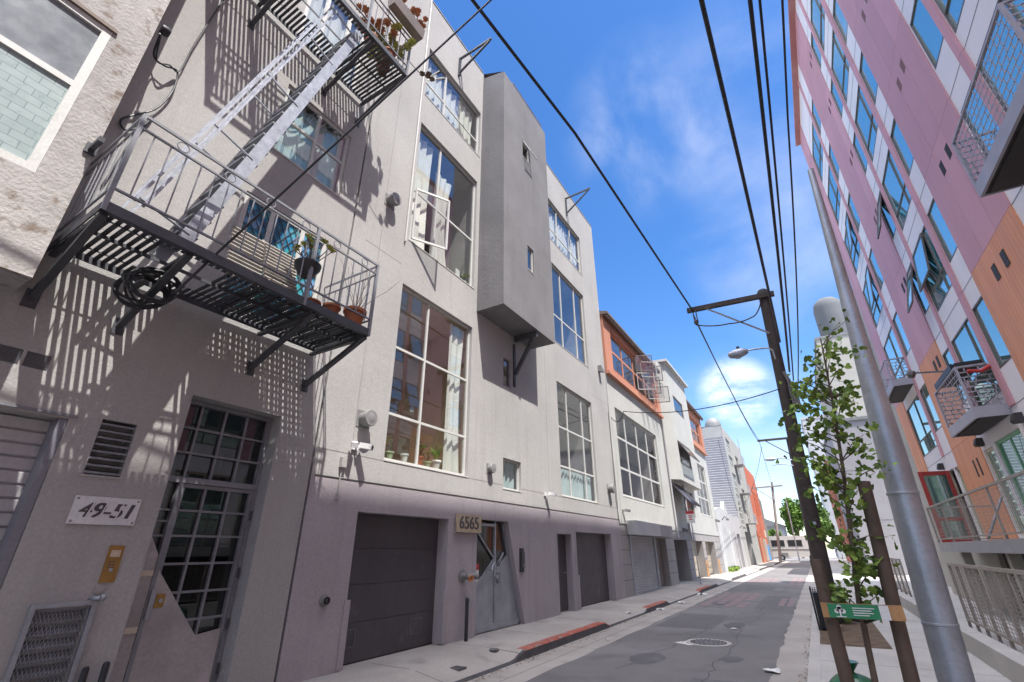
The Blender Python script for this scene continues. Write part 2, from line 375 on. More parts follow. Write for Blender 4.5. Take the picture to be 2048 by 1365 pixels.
def window(par, x, s, y0, y1, z0, z1, vs=(), hs=(), fm='white_frame', gm='glass_clear', fw=.05, fd=.05, rec=.08, room=1.6, roommat='room_dark', cur=(), skip=(), name='window', sill=True, tilt=.25):
    """frame with mullions as the window part; pane, curtain and sill below it; a real room behind"""
    xo = x - s*rec; xi = xo - s*fd; mb = MB(); A, B = min(xo, xi), max(xo, xi); e = .003
    mb.box(A, B, y0+.002, y0+fw, z0+.002, z1-.002).box(A, B, y1-fw, y1-.002, z0+.002, z1-.002)
    mb.box(A+e, B-e, y0+fw, y1-fw, z0+.002, z0+fw).box(A+e, B-e, y0+fw, y1-fw, z1-fw, z1-.002)
    for v in vs: mb.box(A+e*.5, B-e*.5, v-fw*.45, v+fw*.45, z0+fw, z1-fw)
    for h in hs: mb.box(A+2*e, B-2*e, y0+fw, y1-fw, h-fw*.45, h+fw*.45)
    w = mb.build(name, fm, par)
    Y = [y0+fw*.5, *vs, y1-fw*.5]; Zz = [z0+fw*.5, *hs, z1-fw*.5]; xm = (A+B)/2; g = MB()
    for i in range(len(Y)-1):
        for j in range(len(Zz)-1):
            if (i, j) in skip: continue
            a, b = [random.uniform(-1, 1)*math.tan(R(tilt)) for _ in '12']; hy, hz = (Y[i+1]-Y[i])/2, (Zz[j+1]-Zz[j])/2
            q = [(xm + a*sy*hy + b*sz*hz, Y[i]+hy+sy*hy, Zz[j]+hz+sz*hz) for sy, sz in ((-1, -1), (1, -1), (1, 1), (-1, 1))]
            g.face(q, s < 0)
    if g.f: g.build('pane', gm, w, recalc=False)
    if sill: MB().box(x+s*.012, xo+s*.002, y0-.015, y1+.015, z0-.022, z0-.002).build('sill', fm, w)
    if room:
        r = MB(); xr = xi - s*room; x2 = xi - s*.02; ee = .06
        r.face([(xr, y0-ee, z0-ee), (xr, y1+ee, z0-ee), (xr, y1+ee, z1+ee), (xr, y0-ee, z1+ee)])
        for (a, b) in (((y0-ee, z0-ee), (y1+ee, z0-ee)), ((y1+ee, z0-ee), (y1+ee, z1+ee)), ((y1+ee, z1+ee), (y0-ee, z1+ee)), ((y0-ee, z1+ee), (y0-ee, z0-ee))):
            r.face([(x2, *a), (x2, *b), (xr, *b), (xr, *a)])
        r.build('interior', roommat, w)
    for c in cur:
        ya, yb, za, zb, cm, *gg = c; curtain(w, xi - s*.06, s, ya, yb, za, zb, cm, .035, gg[0] if gg else 0)
    return w
def leaf_blob(mb, c, rad, n, size, flat=.6, rnd=random):
    c = Vector(c)
    for _ in range(n):
        d = Vector((rnd.gauss(0, 1), rnd.gauss(0, 1), rnd.gauss(0, 1))).normalized() * (rnd.random()**.45)
        p = c + Vector((d.x*rad[0], d.y*rad[1], d.z*rad[2])); leaf(mb, p, size*rnd.uniform(.6, 1.25), rnd)
def leaf(mb, p, sz, rnd=random):
    nrm = Vector((rnd.gauss(0, .8), rnd.gauss(0, .8), rnd.gauss(.6, .6))).normalized(); a = nrm.orthogonal().normalized(); a = Matrix.Rotation(rnd.uniform(0, 6.28), 3, nrm) @ a; b = nrm.cross(a)
    shp = ((0, -.5), (.32, -.38), (.5, -.02), (.25, .12), (.22, .42), (0, .5), (-.22, .42), (-.25, .12), (-.5, -.02), (-.32, -.38))
    mb.face([tuple(Vector(p) + (a*u + b*v + nrm*(-.35*abs(u)))*sz) for u, v in shp])
def text_mesh(txt, size, m, parent, origin, right, up, extr=.004, shear=0., name='lettering', align='CENTER', bold=0., sx=1., heavy=0.):
    cu = bpy.data.curves.new('txt', 'FONT'); cu.body = txt; cu.size = size; cu.extrude = extr; cu.shear = shear; cu.align_x = align; cu.align_y = 'CENTER'; cu.offset = bold
    o = bpy.data.objects.new('txt', cu); COL.objects.link(o)
    dg = bpy.context.evaluated_depsgraph_get(); me = bpy.data.meshes.new_from_object(o.evaluated_get(dg)); bpy.data.objects.remove(o)
    r = Vector(right).normalized(); u = Vector(up).normalized(); n = r.cross(u); mb = MB(); o3 = Vector(origin)
    for k, dx in enumerate((-heavy, -heavy*.5, 0, heavy*.5, heavy) if heavy else (0,)):       # a heavier cut of the letters
        b0 = len(mb.v); mb.v += [tuple(o3 + r*(v.co.x*sx+dx) + u*v.co.y + n*(v.co.z+.0004*k)) for v in me.vertices]; mb.f += [[i+b0 for i in p.vertices] for p in me.polygons]
    bpy.data.meshes.remove(me); return mb.build(name, m, parent, recalc=False)
# ================================================================ the setting: ground, road, pavements
F = -6.4; ZR = -.14
struct(MB().face([(-700, -700, -.22), (700, -700, -.22), (700, 700, -.22), (-700, 700, -.22)]).build('ground', 'concrete', recalc=False))
def strip(xa, xb, ya, yb, z, name, m, n=1, ja=None, jb=None):
    mb = MB()
    for i in range(n):
        y, y2 = ya+(yb-ya)*i/n, ya+(yb-ya)*(i+1)/n
        A, A2 = (ja(y), ja(y2)) if ja else (xa, xa); B, B2 = (jb(y), jb(y2)) if jb else (xb, xb)
        mb.face([(A, y, z), (B, y, z), (B2, y2, z), (A2, y2, z)])
    return struct(mb.build(name, m, recalc=False))
rj = random.Random(3); JIT = [rj.uniform(-1, 1) for _ in range(4000)]
def jit(y, a, f):
    t = (y+30)*f; i = int(t); u = t-i; return a*(JIT[i % 4000]*(1-u) + JIT[(i+1) % 4000]*u)
strip(-4.85, -.5, -25, 92, ZR-.006, 'gutter', 'concrete')
strip(-4.1, -1.02, -25, 92, ZR, 'road', 'asphalt', 900, lambda y: -4.08+jit(y, .03, 1.7), lambda y: -1.02+jit(y, .035, 2.6)+jit(y+9, .02, 9))
strip(-200, 200, 92, 107, ZR, 'cross_road', 'asphalt')
strip(-200, 200, 107, 111, -.02, 'far_pavement', 'concrete_light')
for xx, w_, nm in ((-4.42, .10, 'gutter_joint'),): strip(xx, xx+.012, -20, 92, ZR-.0035, 'gutter_joint', 'kerb_dark')
RAISED = [(8.25, 12.6), (16.0, 18.6), (24.1, 28.8), (34, 41), (52, 61), (70, 91)]
def kh(y):
    h = -.105
    for a, b in RAISED:
        t = min((y-a)/.45+.5, (b-y)/.45+.5); t = max(0, min(1, t)); h = max(h, -.105+.105*t*t*(3-2*t))
    return h
sw, kb, rp = MB(), MB(), MB(); ys = [-25+.15*i for i in range(780)]
for y, y2 in zip(ys, ys[1:]):
    h, h2 = kh(y), kh(y2)
    sw.face([(F-.3, y, 0), (-5.55, y, 0), (-5.55, y2, 0), (F-.3, y2, 0)]); sw.face([(-5.55, y, 0), (-4.88, y, h), (-4.88, y2, h2), (-5.55, y2, 0)])
    kb.face([(-4.88, y, h), (-4.85, y, h-.025), (-4.85, y2, h2-.025), (-4.88, y2, h2)]); kb.face([(-4.85, y, h-.025), (-4.835, y, ZR-.02), (-4.835, y2, ZR-.02), (-4.85, y2, h2-.025)])
    if any(a+.1 < y < b-.1 for a, b in ((8.2, 12.75), (15.9, 18.3), (23.9, 27.0))):
        g, g2 = h+.004, h2+.004; xi = -5.03 + jit(y, .012, 5)
        zi, zi2 = h*(xi+5.55)/(.67)+.004, h2*(xi+5.55)/.67+.004
        rp.face([(xi, y, zi), (-4.876, y, g), (-4.876, y2, g2), (xi, y2, zi2)]); rp.face([(-4.876, y, g), (-4.846, y, h-.021), (-4.846, y2, h2-.021), (-4.876, y2, g2)])
struct(sw.build('pavement', 'concrete', recalc=False)); struct(kb.build('kerb', 'kerb_dark', recalc=False)); struct(rp.build('kerb_paint', 'red_paint', recalc=False))
jt = MB()
for y in [2.2, 4.3, 6.3, 8.3, 10.1, 12.6, 15.1, 17.4, 19.5, 22.0, 24.5, 27, 29.5, 32, 35, 38, 41, 44]:
    n = 8
    for i in range(n):
        a = F+.02+(1.5)*i/n; b = F+.02+1.5*(i+1)/n
        def zz(x, yy): return .003 if x < -5.55 else .003+kh(yy)*(x+5.55)/.67
        jt.face([(a, y, zz(a, y)), (b, y, zz(b, y)), (b, y+.014, zz(b, y+.014)), (a, y+.014, zz(a, y+.014))])
struct(jt.build('pavement_joint', 'kerb_dark', recalc=False))
# right hand side: kerb, planting strip pavement
kr = MB()
kr.box(-.5, -.34, -25, 92, -.2, .0); struct(kr.build('kerb', 'concrete_light'))
strip(-.34, 12, -25, 92, -.004, 'pavement', 'concrete_light')
jt = MB()
for i in range(48): jt.face([(-.34, -4+i*2, 0), (1.85, -4+i*2, 0), (1.85, -3.985+i*2, 0), (-.34, -3.985+i*2, 0)])
struct(jt.build('pavement_joint', 'kerb_dark', recalc=False))
pit = MB(); pit.face([(-.34, 11.6, .002), (.75, 11.6, .002), (.75, 17.6, .002), (-.34, 17.6, .002)]); struct(pit.build('soil', 'soil', recalc=False))
pit = MB(); pit.face([(-.34, 4.0, .002), (.75, 4.0, .002), (.75, 5.9, .002), (-.34, 5.9, .002)]); struct(pit.build('soil', 'soil', recalc=False))
# manhole cover, then flat pinkish blocks on the asphalt
mh = thing('manhole_cover', (-2.33, 11.65, ZR), 'round cast iron manhole cover set in the asphalt', 'manhole cover')
MB().lathe((-2.33, 11.65, ZR), [(.44, 0), (.44, .012), (.36, .012), (.36, .006)], k=40).build('frame', 'concrete_light', mh)
lid = MB().lathe((-2.33, 11.65, ZR+.004), [(.355, 0), (.355, .008), (.001, .008)], k=40)
for r_ in (.12, .2, .28, .335):
    for k in range(int(r_*70)):
        t = k*6.283/int(r_*70); lid.box(-2.33+r_*math.cos(t)-.016, -2.33+r_*math.cos(t)+.016, 11.65+r_*math.sin(t)-.016, 11.65+r_*math.sin(t)+.016, ZR+.012, ZR+.019)
lid.build('lid', 'cast_iron', mh)
fp = MB(); rfp = random.Random(8)  # rows of flat dull red blocks with gaps, a few left out
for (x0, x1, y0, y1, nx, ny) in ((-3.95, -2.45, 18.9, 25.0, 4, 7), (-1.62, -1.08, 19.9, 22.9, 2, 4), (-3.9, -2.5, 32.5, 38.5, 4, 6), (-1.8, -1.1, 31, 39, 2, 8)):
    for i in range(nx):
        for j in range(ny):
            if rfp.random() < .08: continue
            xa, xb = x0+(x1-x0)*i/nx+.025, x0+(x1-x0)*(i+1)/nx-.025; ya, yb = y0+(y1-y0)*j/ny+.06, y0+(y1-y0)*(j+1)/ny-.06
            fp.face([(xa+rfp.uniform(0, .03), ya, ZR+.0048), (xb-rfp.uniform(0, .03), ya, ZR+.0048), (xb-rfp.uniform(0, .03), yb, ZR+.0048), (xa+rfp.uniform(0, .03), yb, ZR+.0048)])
o = struct(fp.build('road_colour_patch', 'dull_red', recalc=False))
rpz_ = random.Random(14)
def blob(cx, cy, a, b, z, n=22):
    return [(cx+a*math.cos(t*6.283/n)*rpz_.uniform(.85, 1.1), cy+b*math.sin(t*6.283/n)*rpz_.uniform(.85, 1.1), z) for t in range(n)]
pa = MB()
for (x0, x1, y0, y1) in ((-3.9, -2.6, 13.4, 16.5), (-2.2, -1.3, 18.5, 24), (-3.4, -2.2, 27, 29.5), (-2.0, -1.2, 6.0, 8.6)):
    pa.face([(x0+rpz_.uniform(-.04, .04), y0, ZR+.0022), (x1+rpz_.uniform(-.04, .04), y0+.06, ZR+.0022), (x1+.03, (y0+y1)/2, ZR+.0022), (x1+rpz_.uniform(-.04, .04), y1, ZR+.0022), (x0, y1-.05, ZR+.0022)])
struct(pa.build('road_patch', 'asphalt_new', recalc=False))
ck = MB()
def crack(x, y, dx, dy, n, w_=.009):
    P_ = [(x, y)]
    for k in range(n): P_.append((P_[-1][0]+dx+rpz_.gauss(0, .05), P_[-1][1]+dy+rpz_.gauss(0, .05)))
    for (a, b), (c, d) in zip(P_, P_[1:]):
        l = math.hypot(c-a, d-b)+1e-6; nx, ny = -(d-b)/l*w_, (c-a)/l*w_; z = ZR+.0032
        ck.face([(a-nx, b-ny, z), (a+nx, b+ny, z), (c+nx, d+ny, z), (c-nx, d-ny, z)])
for a in ((-3.2, 8.5, .02, .22, 40), (-1.9, 7.0, .0, .25, 50), (-3.9, 12, .14, .06, 18), (-2.6, 15, -.1, .14, 12), (-1.6, 20, .0, .3, 40), (-3.6, 18, .02, .3, 40), (-2.9, 24, .1, .05, 14), (-1.3, 12.5, -.1, .08, 10)): crack(*a)
struct(ck.build('road_crack', 'kerb_dark', recalc=False))
st_ = MB()
for (cx, cy, a, b) in ((-3.0, 9.6, .3, .5), (-2.2, 14.5, .25, .6), (-1.7, 10.2, .2, .3), (-3.3, 20, .3, .9)): st_.face(blob(cx, cy, a, b, ZR+.0042))
struct(st_.build('oil_stain', 'asphalt_stain', recalc=False))
db = MB()
for k in range(420):
    y = 5+abs(rpz_.gauss(0, 1))*7; x = -4.80+abs(rpz_.gauss(0, .09)) if k % 3 else -.53-abs(rpz_.gauss(0, .06)); s_ = rpz_.uniform(.012, .04); a = rpz_.uniform(0, 3.1)
    c_, n_ = math.cos(a)*s_, math.sin(a)*s_; z = ZR+.006+rpz_.random()*.01
    db.face([(x-c_, y-n_, z), (x+n_*.5, y-c_*.5, z+.004), (x+c_, y+n_, z), (x-n_*.5, y+c_*.5, z+.006)])
o = db.build('gutter_debris', 'dry_leaf', recalc=False); o['kind'] = 'stuff'
pm = MB(); pm.face([(-2.95, 11.35, ZR+.004), (-2.62, 11.2, ZR+.004), (-2.45, 11.3, ZR+.004), (-2.72, 11.66, ZR+.004), (-2.85, 11.55, ZR+.004)])
struct(pm.build('road_colour_patch', 'white_road_paint', recalc=False))
for (x, y, w_, d_) in ((-5.22, 6.95, .13, .10),):
    t = thing('drain_grate', (x, y, 0), 'small square iron drain grate in the left pavement', 'drain')
    z0 = kh(y)*(x+5.55)/.67 + .002
    MB().box(x-w_, x+w_, y-d_, y+d_, z0-.02, z0+.006).build('frame', 'cast_iron', t)
    g = MB()
    for i in range(5): g.box(x-w_+.03+i*.05, x-w_+.05+i*.05, y-d_+.02, y+d_-.02, z0+.006, z0+.011)
    g.build('bars', 'kerb_dark', t)
t = thing('valve_cover', (-5.33, 8.2, 0), 'small round iron valve cover in the left pavement', 'valve cover')
MB().lathe((-5.33, 8.2, -.012), [(.09, 0), (.09, .02), (.075, .02), (.07, .016)], k=20).build('lid', 'cast_iron', t)
def paper(x, y, z, s_, label, sd):
    s_ *= .68
    r_ = random.Random(sd); mb = MB(); n = 5
    P = [[(x+s_*(i/n-.5)+r_.uniform(-.02, .02), y+s_*.9*(j/n-.5)+r_.uniform(-.02, .02), z+.006+r_.random()**2*s_*.22) for j in range(n+1)] for i in range(n+1)]
    for i in range(n):
        for j in range(n): mb.face([P[i][j], P[i+1][j], P[i+1][j+1], P[i][j+1]])
    tag(mb.build('litter', 'paper', recalc=False), label, 'litter', 'scraps of litter along the street')
paper(-5.1, 15.0, -.06, .22, 'crumpled white scrap lying on the left pavement past the dark garage doors', 1)
paper(-4.72, 17.0, ZR, .36, 'flat white scrap in the gutter beside the short red kerb', 2)
paper(-4.62, 19.4, ZR, .34, 'crumpled white scrap in the gutter beyond the short red kerb', 3)
paper(-4.6, 23.3, ZR, .55, 'pale cardboard scrap in the gutter at the far red kerb', 4)
paper(-1.02, 9.5, ZR+.004, .34, 'white torn paper at the edge of asphalt and right gutter', 5)
paper(-2.12, 13.8, ZR+.002, .20, 'small white scrap on the asphalt beyond the manhole cover', 6)
paper(-4.25, 11.0, ZR+.002, .14, 'tiny white scrap in the gutter below the long red kerb', 7)

# ================================================================ left row: weathered building at the picture's upper left
b = thing('weathered_building', (-7.5, -3, 4.0), 'weathered pale plaster building jutting out at the upper left, brown stains', 'building')
X1 = -5.85; mb = MB()
wall(mb, X1, 1, -9, .86, 4.0, 13, [(-.95, .545, 5.05, 7.25, .12)])
mb.face([(X1, .86, 4.0), (-10, .86, 4.0), (-10, .86, 13), (X1, .86, 13)]); mb.face([(X1, -9, 4.0), (X1, .86, 4.0), (-10, .86, 4.0), (-10, -9, 4.0)], True); mb.face([(X1, -9, 13), (X1, .86, 13), (-10, .86, 13), (-10, -9, 13)])
mb.build('wall', 'plaster_old', b, recalc=False)
w = window(b, X1, 1, -.95, .545, 5.05, 7.25, (), (6.28,), gm='frosted', fw=.085, fd=.07, rec=.0, room=0, sill=False, tilt=.1)
MB().box(X1-.075, X1-.032, -.865, .46, 5.135, 6.24).build('pane', 'wired_glass', w)
MB().box(X1-.03, X1+.03, -.98, .575, 7.25, 7.30).build('lintel', 'eave_brown', w)
p = MB(); p.bar((X1-.02, .82, 5.62), (X1+.30, .82, 5.60), .05, .06).box(X1+.002, X1+.03, .77, .87, 5.55, 5.68)
tag(p.build('wall_bracket', 'black_steel'), 'short steel bar bracket sticking out of the weathered plaster corner', 'bracket')

# ================================================================ loft building with the gate (pale, left)
A = thing('loft_building', (-8, 1, 0), 'pale grey stucco loft building behind the fire escape, with number 49-51', 'building')
YA, YB = -9, 4.62; ZT = 16.85
opsA = [(-1.2, 1.66, 0, 2.88, .31, True), (1.935, 2.265, 2.36, 2.945, .16, True), (2.74, 3.99, 0, 3.44, .30), (2.82, 4.25, 7.83, 9.40, .10),
        (2.66, 4.20, 4.75, 6.75, .12), (2.72, 4.15, 10.62, 12.75, .12), (1.95, 2.36, .28, 1.11, .10, True), (.93, 1.12, 3.31, 3.47, .06, True), (1.15, 1.34, 3.31, 3.47, .06, True)]
mb = wall(MB(), F, 1, YA, YB, 0, ZT, opsA)
mb.face([(F, YA, ZT), (F, YB, ZT), (-14, YB, ZT), (-14, YA, ZT)])
mb.build('wall', 'stucco_light', A, recalc=False)
MB().box(F-.27, F+.02, -1.3, 1.72, 2.90, 2.925).build('drip_edge', 'grey_steel', A)
# shutter door
sd = MB(); n = 22
for i in range(n):
    z0 = .01+2.87*i/n; sd.prism([(F-.26, -1.19, z0), (F-.235, -1.19, z0+.015), (F-.235, -1.19, z0+.112), (F-.26, -1.19, z0+.128)], (0, 2.84, 0))
sd.build('shutter_door', 'roller_shutter', A)
MB().box(F-.22, F-.01, 1.585, 1.655, .01, 2.87).build('door_jamb', 'door_trim', A)
def louvre(par, y0, y1, z0, z1, n, dep, m, name='louvre', th=.02):
    mb = MB(); hz = (z1-z0)/n
    for i in range(n):
        a = z0+hz*i; mb.prism([(F-dep+.01, y0+.003, a+hz*.92), (F-dep+.01, y0+.003, a+hz*.92-th), (F-.005, y0+.003, a+hz*.18), (F-.005, y0+.003, a+hz*.18+th)], (0, y1-y0-.006, 0))
    return mb.build(name, m, par)
lv = louvre(A, 1.935, 2.265, 2.36, 2.945, 8, .15, 'grey_steel'); MB().box(F, F+.012, 1.90, 2.30, 2.335, 2.358).build('sill', 'stucco_light', lv)
louvre(A, .93, 1.12, 3.31, 3.47, 8, .05, 'grey_steel', 'vent', .006); louvre(A, 1.15, 1.34, 3.31, 3.47, 8, .05, 'grey_steel', 'vent', .006)
window(A, F, 1, 2.82, 4.25, 7.83, 9.40, (3.56,), (8.66,), rec=.04, fw=.06, cur=[(2.9, 4.2, 7.9, 9.35, 'curtain_teal')], gm='glass_clear')
# glazed balcony doors
def french(z0, z1, y0, y1, gm, cur=()):
    d = window(A, F, 1, y0, y1, z0, z1, ((y0+y1)/2-.28, (y0+y1)/2+.28), (), rec=.03, fw=.085, gm=gm, cur=cur, name='balcony_door', sill=False)
    return d
dd = french(4.75, 6.75, 2.66, 4.20, 'stained')
lt = MB()
for i in range(-14, 16):                                    # diamond leading on the coloured glass
    for sg in (1, -1):
        ya, za = 2.745+i*.13, 4.84; yb = ya + 1.82*.62
        if sg < 0: ya, yb = yb, ya
        p, q = Vector((F-.044, ya, 4.84)), Vector((F-.044, yb, 6.66)); t0, t1 = 0, 1
        dy = q.y-p.y
        lo, hi = sorted(((2.745-p.y)/dy, (4.115-p.y)/dy)); t0, t1 = max(0, lo), min(1, hi)
        if t1-t0 > .03: lt.bar(p+(q-p)*t0, p+(q-p)*t1, .009)
lt.build('leading', 'black_steel', dd)
french(10.62, 12.75, 2.72, 4.15, 'glass_clear', [(2.8, 4.1, 10.7, 12.7, 'curtain_white')])
# the steel gate: side light, transom, leaf with a diagonal steel plate
XG = F-.26
gt = MB().box(XG-.05, XG+.05, 2.745, 2.79, 0.01, 3.43).box(XG-.05, XG+.05, 3.94, 3.985, 0.01, 3.43).box(XG-.048, XG+.048, 2.79, 3.94, 3.385, 3.43).box(XG-.048, XG+.052, 2.79, 3.94, 2.40, 2.47).box(XG-.046, XG+.046, 2.965, 3.01, .01, 2.40)
gate = gt.build('gate', 'grey_steel', A)
tr = MB()
for y in (3.01, 3.33, 3.635): tr.box(XG-.02, XG+.02, y-.013, y+.013, 2.47, 3.385)
for z in (2.77, 3.08): tr.box(XG-.017, XG+.017, 2.79, 3.94, z-.013, z+.013)
tr.build('transom', 'grey_steel', gate)
lf = MB()
for y in (3.31, 3.62): lf.box(XG-.02, XG+.02, y-.014, y+.014, .62, 2.395)
for z in (2.08, 1.79, 1.48, 1.17, .87): lf.box(XG-.017, XG+.017, 3.012, 3.935, z-.013, z+.013)
lf.box(XG-.025, XG+.025, 3.012, 3.05, .62, 2.395).box(XG-.025, XG+.025, 3.90, 3.938, .02, 2.395).box(XG-.023, XG+.023, 3.05, 3.90, 2.35, 2.395)
lf.build('door_grille', 'grey_steel', gate)
pl = MB().prism([(XG+.026, 3.012, .02), (XG+.026, 3.898, .02), (XG+.026, 3.898, .74), (XG+.026, 3.60, .70), (XG+.026, 3.012, 1.42)], (.012, 0, 0)); pl.build('steel_plate', 'bare_steel', gate)
sp = MB().prism([(XG+.02, 2.79, .02), (XG+.02, 2.964, .02), (XG+.02, 2.964, 1.58), (XG+.02, 2.79, 1.86)], (.012, 0, 0)); sp.build('side_plate', 'bare_steel', gate)
sl = MB()
for z in (2.08, 1.79, 1.95): sl.box(XG-.017, XG+.017, 2.79, 2.965, z-.012, z+.012)
sl.build('side_grille', 'grey_steel', gate)
MB().face([(XG-.025, 2.79, .3), (XG-.025, 3.94, .3), (XG-.025, 3.94, 3.39), (XG-.025, 2.79, 3.39)]).build('pane', 'glass_dark', gate, recalc=False)
for z in (1.36, .80): MB().box(XG+.033, XG+.05, 2.80, 2.955, z, z+.06).build('crash_bar', 'cream_panel', gate)
lk = MB().box(XG+.038, XG+.05, 3.06, 3.15, 1.03, 1.17).build('lock_plate', 'brass', gate); MB().lathe((XG+.05, 3.105, 1.10), [(.022, 0), (.022, .015), (.012, .02)], (1, 0, 0), 12).build('cylinder', 'galv', lk)
MB().box(XG+.038, XG+.075, 2.985, 3.03, .93, 1.22).build('latch_guard', 'galv', gate)
for z in (.25, .72, 1.3, 2.0): MB().tube([(XG+.06, 3.955, z), (XG+.06, 3.955, z+.12)], .016, 8).build('hinge', 'black_steel', gate)
hb = MB()                                                 # the hall behind the gate
hb.face([(F-1.9, 2.5, 0), (F-1.9, 4.3, 0), (F-1.9, 4.3, 3.5), (F-1.9, 2.5, 3.5)])
for q in (((2.5, 0), (2.5, 3.5)), ((4.3, 0), (4.3, 3.5)), ((2.5, 3.5), (4.3, 3.5)), ((2.5, .002), (4.3, .002))): hb.face([(F-.305, *q[0]), (F-.305, *q[1]), (F-1.9, *q[1]), (F-1.9, *q[0])])
hb.build('hall', 'hall_dark', A)
# meshed air vent low on the wall
mv = thing('mesh_vent', (F, 2.15, .2), 'galvanised framed wire mesh guard over a louvred vent near the pavement', 'vent guard')
fr = MB().box(F+.002, F+.05, 1.90, 1.94, .15, 1.17).box(F+.002, F+.05, 2.37, 2.41, .15, 1.17).box(F+.004, F+.048, 1.94, 2.37, 1.13, 1.17).box(F+.004, F+.048, 1.94, 2.37, .15, .19); fr.build('frame', 'galv', mv)
ms = MB()
for i in range(-40, 40):
    for sg in (1, -1):
        p = Vector((F+.03, 1.94+i*.03, .19)); q = p+Vector((0, sg*.94*.45, .94)); dy = q.y-p.y
        lo, hi = sorted(((1.942-p.y)/dy, (2.368-p.y)/dy)); t0, t1 = max(0, lo), min(1, hi)
        if t1-t0 > .02: ms.bar(p+(q-p)*t0, p+(q-p)*t1, .0032)
ms.build('mesh', 'galv', mv); 
lm = MB()
for i in range(8): a = .24+i*.11; lm.prism([(F-.09, 1.96, a+.07), (F-.09, 1.96, a+.058), (F+.004, 1.96, a), (F+.004, 1.96, a+.012)], (0, .39, 0))
lm.build('louvre', 'grey_steel', mv)
# number plate 49-51
np_ = thing('number_plate', (F, 2.23, 1.88), 'white painted metal plate reading 49-51 on the grey wall', 'number plate')
MB().box(F+.004, F+.022, 1.94, 2.525, 1.875, 2.145).build('plate', 'white_paint', np_)
text_mesh('49-51', .21, 'charcoal_paint', np_, (F+.024, 2.235, 2.005), (0, 1, 0), (0, 0, 1), .0015, .28, heavy=.008)
st = MB()
for y in (2.085, 2.20, 2.345): st.bar((F+.027, y-.02, 1.91), (F+.027, y+.03, 2.10), .013, .003, (1, 0, 0))
st.build('stencil_gap', 'white_paint', np_)
bt = MB()
for y in (1.965, 2.5):
    for z in (1.90, 2.12): bt.lathe((F+.022, y, z), [(.013, 0), (.013, .006), (.007, .01)], (1, 0, 0), 10)
bt.build('bolt', 'wood_weathered', np_)
br = thing('door_entry_plate', (F, 2.44, 1.32), 'tall brass door entry plate between number plate and gate', 'intercom')
MB().box(F+.003, F+.014, 2.375, 2.51, 1.325, 1.675).build('plate', 'brass', br); MB().box(F+.014, F+.019, 2.40, 2.485, 1.565, 1.63).build('speaker_grille', 'room_wall', br)
MB().lathe((F+.014, 2.445, 1.44), [(.017, 0), (.017, .008), (.012, .012)], (1, 0, 0), 12).build('button', 'galv', br)
ln = MB()
for k in range(5): ln.box(F+.014, F+.0148, 2.40, 2.47-.008*(k % 2), 1.52-.014*k, 1.525-.014*k)
ln.build('engraved_lines', 'kerb_dark', br)
for (y, z, lab) in ((2.40, 1.265, 'round pale cover disc just under the brass plate'), (2.44, .74, 'round pale cover disc beside the lower mesh vent guard')):
    tag(MB().lathe((F+.002, y, z), [(.048, 0), (.048, .006), (.036, .010), (.036, .006), (.01, .008)], (1, 0, 0), 20).build('cover_disc', 'stucco_light'), lab, 'cover disc', 'round cover discs')
hk = MB().tube([(F, 2.36, 1.19), (F+.07, 2.37, 1.19), (F+.09, 2.40, 1.19)], .022, 10).lathe((F+.08, 2.40, 1.19), [(.03, 0), (.036, .03), (.02, .05)], (0, 1, 0), 12)
tag(hk.build('wall_stub', 'galv', smooth=True), 'short galvanised pipe stub sticking out above the mesh vent guard', 'pipe stub')
for (x, y, h, lab) in ((F+.12, 2.62, .62, 'black steel bollard post at the foot of the gate'), (F+.09, 2.47, .60, 'grey capped pipe post between mesh vent guard and black post')):
    m_ = 'black_plastic' if 'black' in lab else 'galv'
    tag(MB().lathe((x, y, 0), [(.03, 0), (.03, h-.02), (.02, h), (.001, h+.004)], k=16).build('bollard', m_, smooth=True), lab, 'bollard')
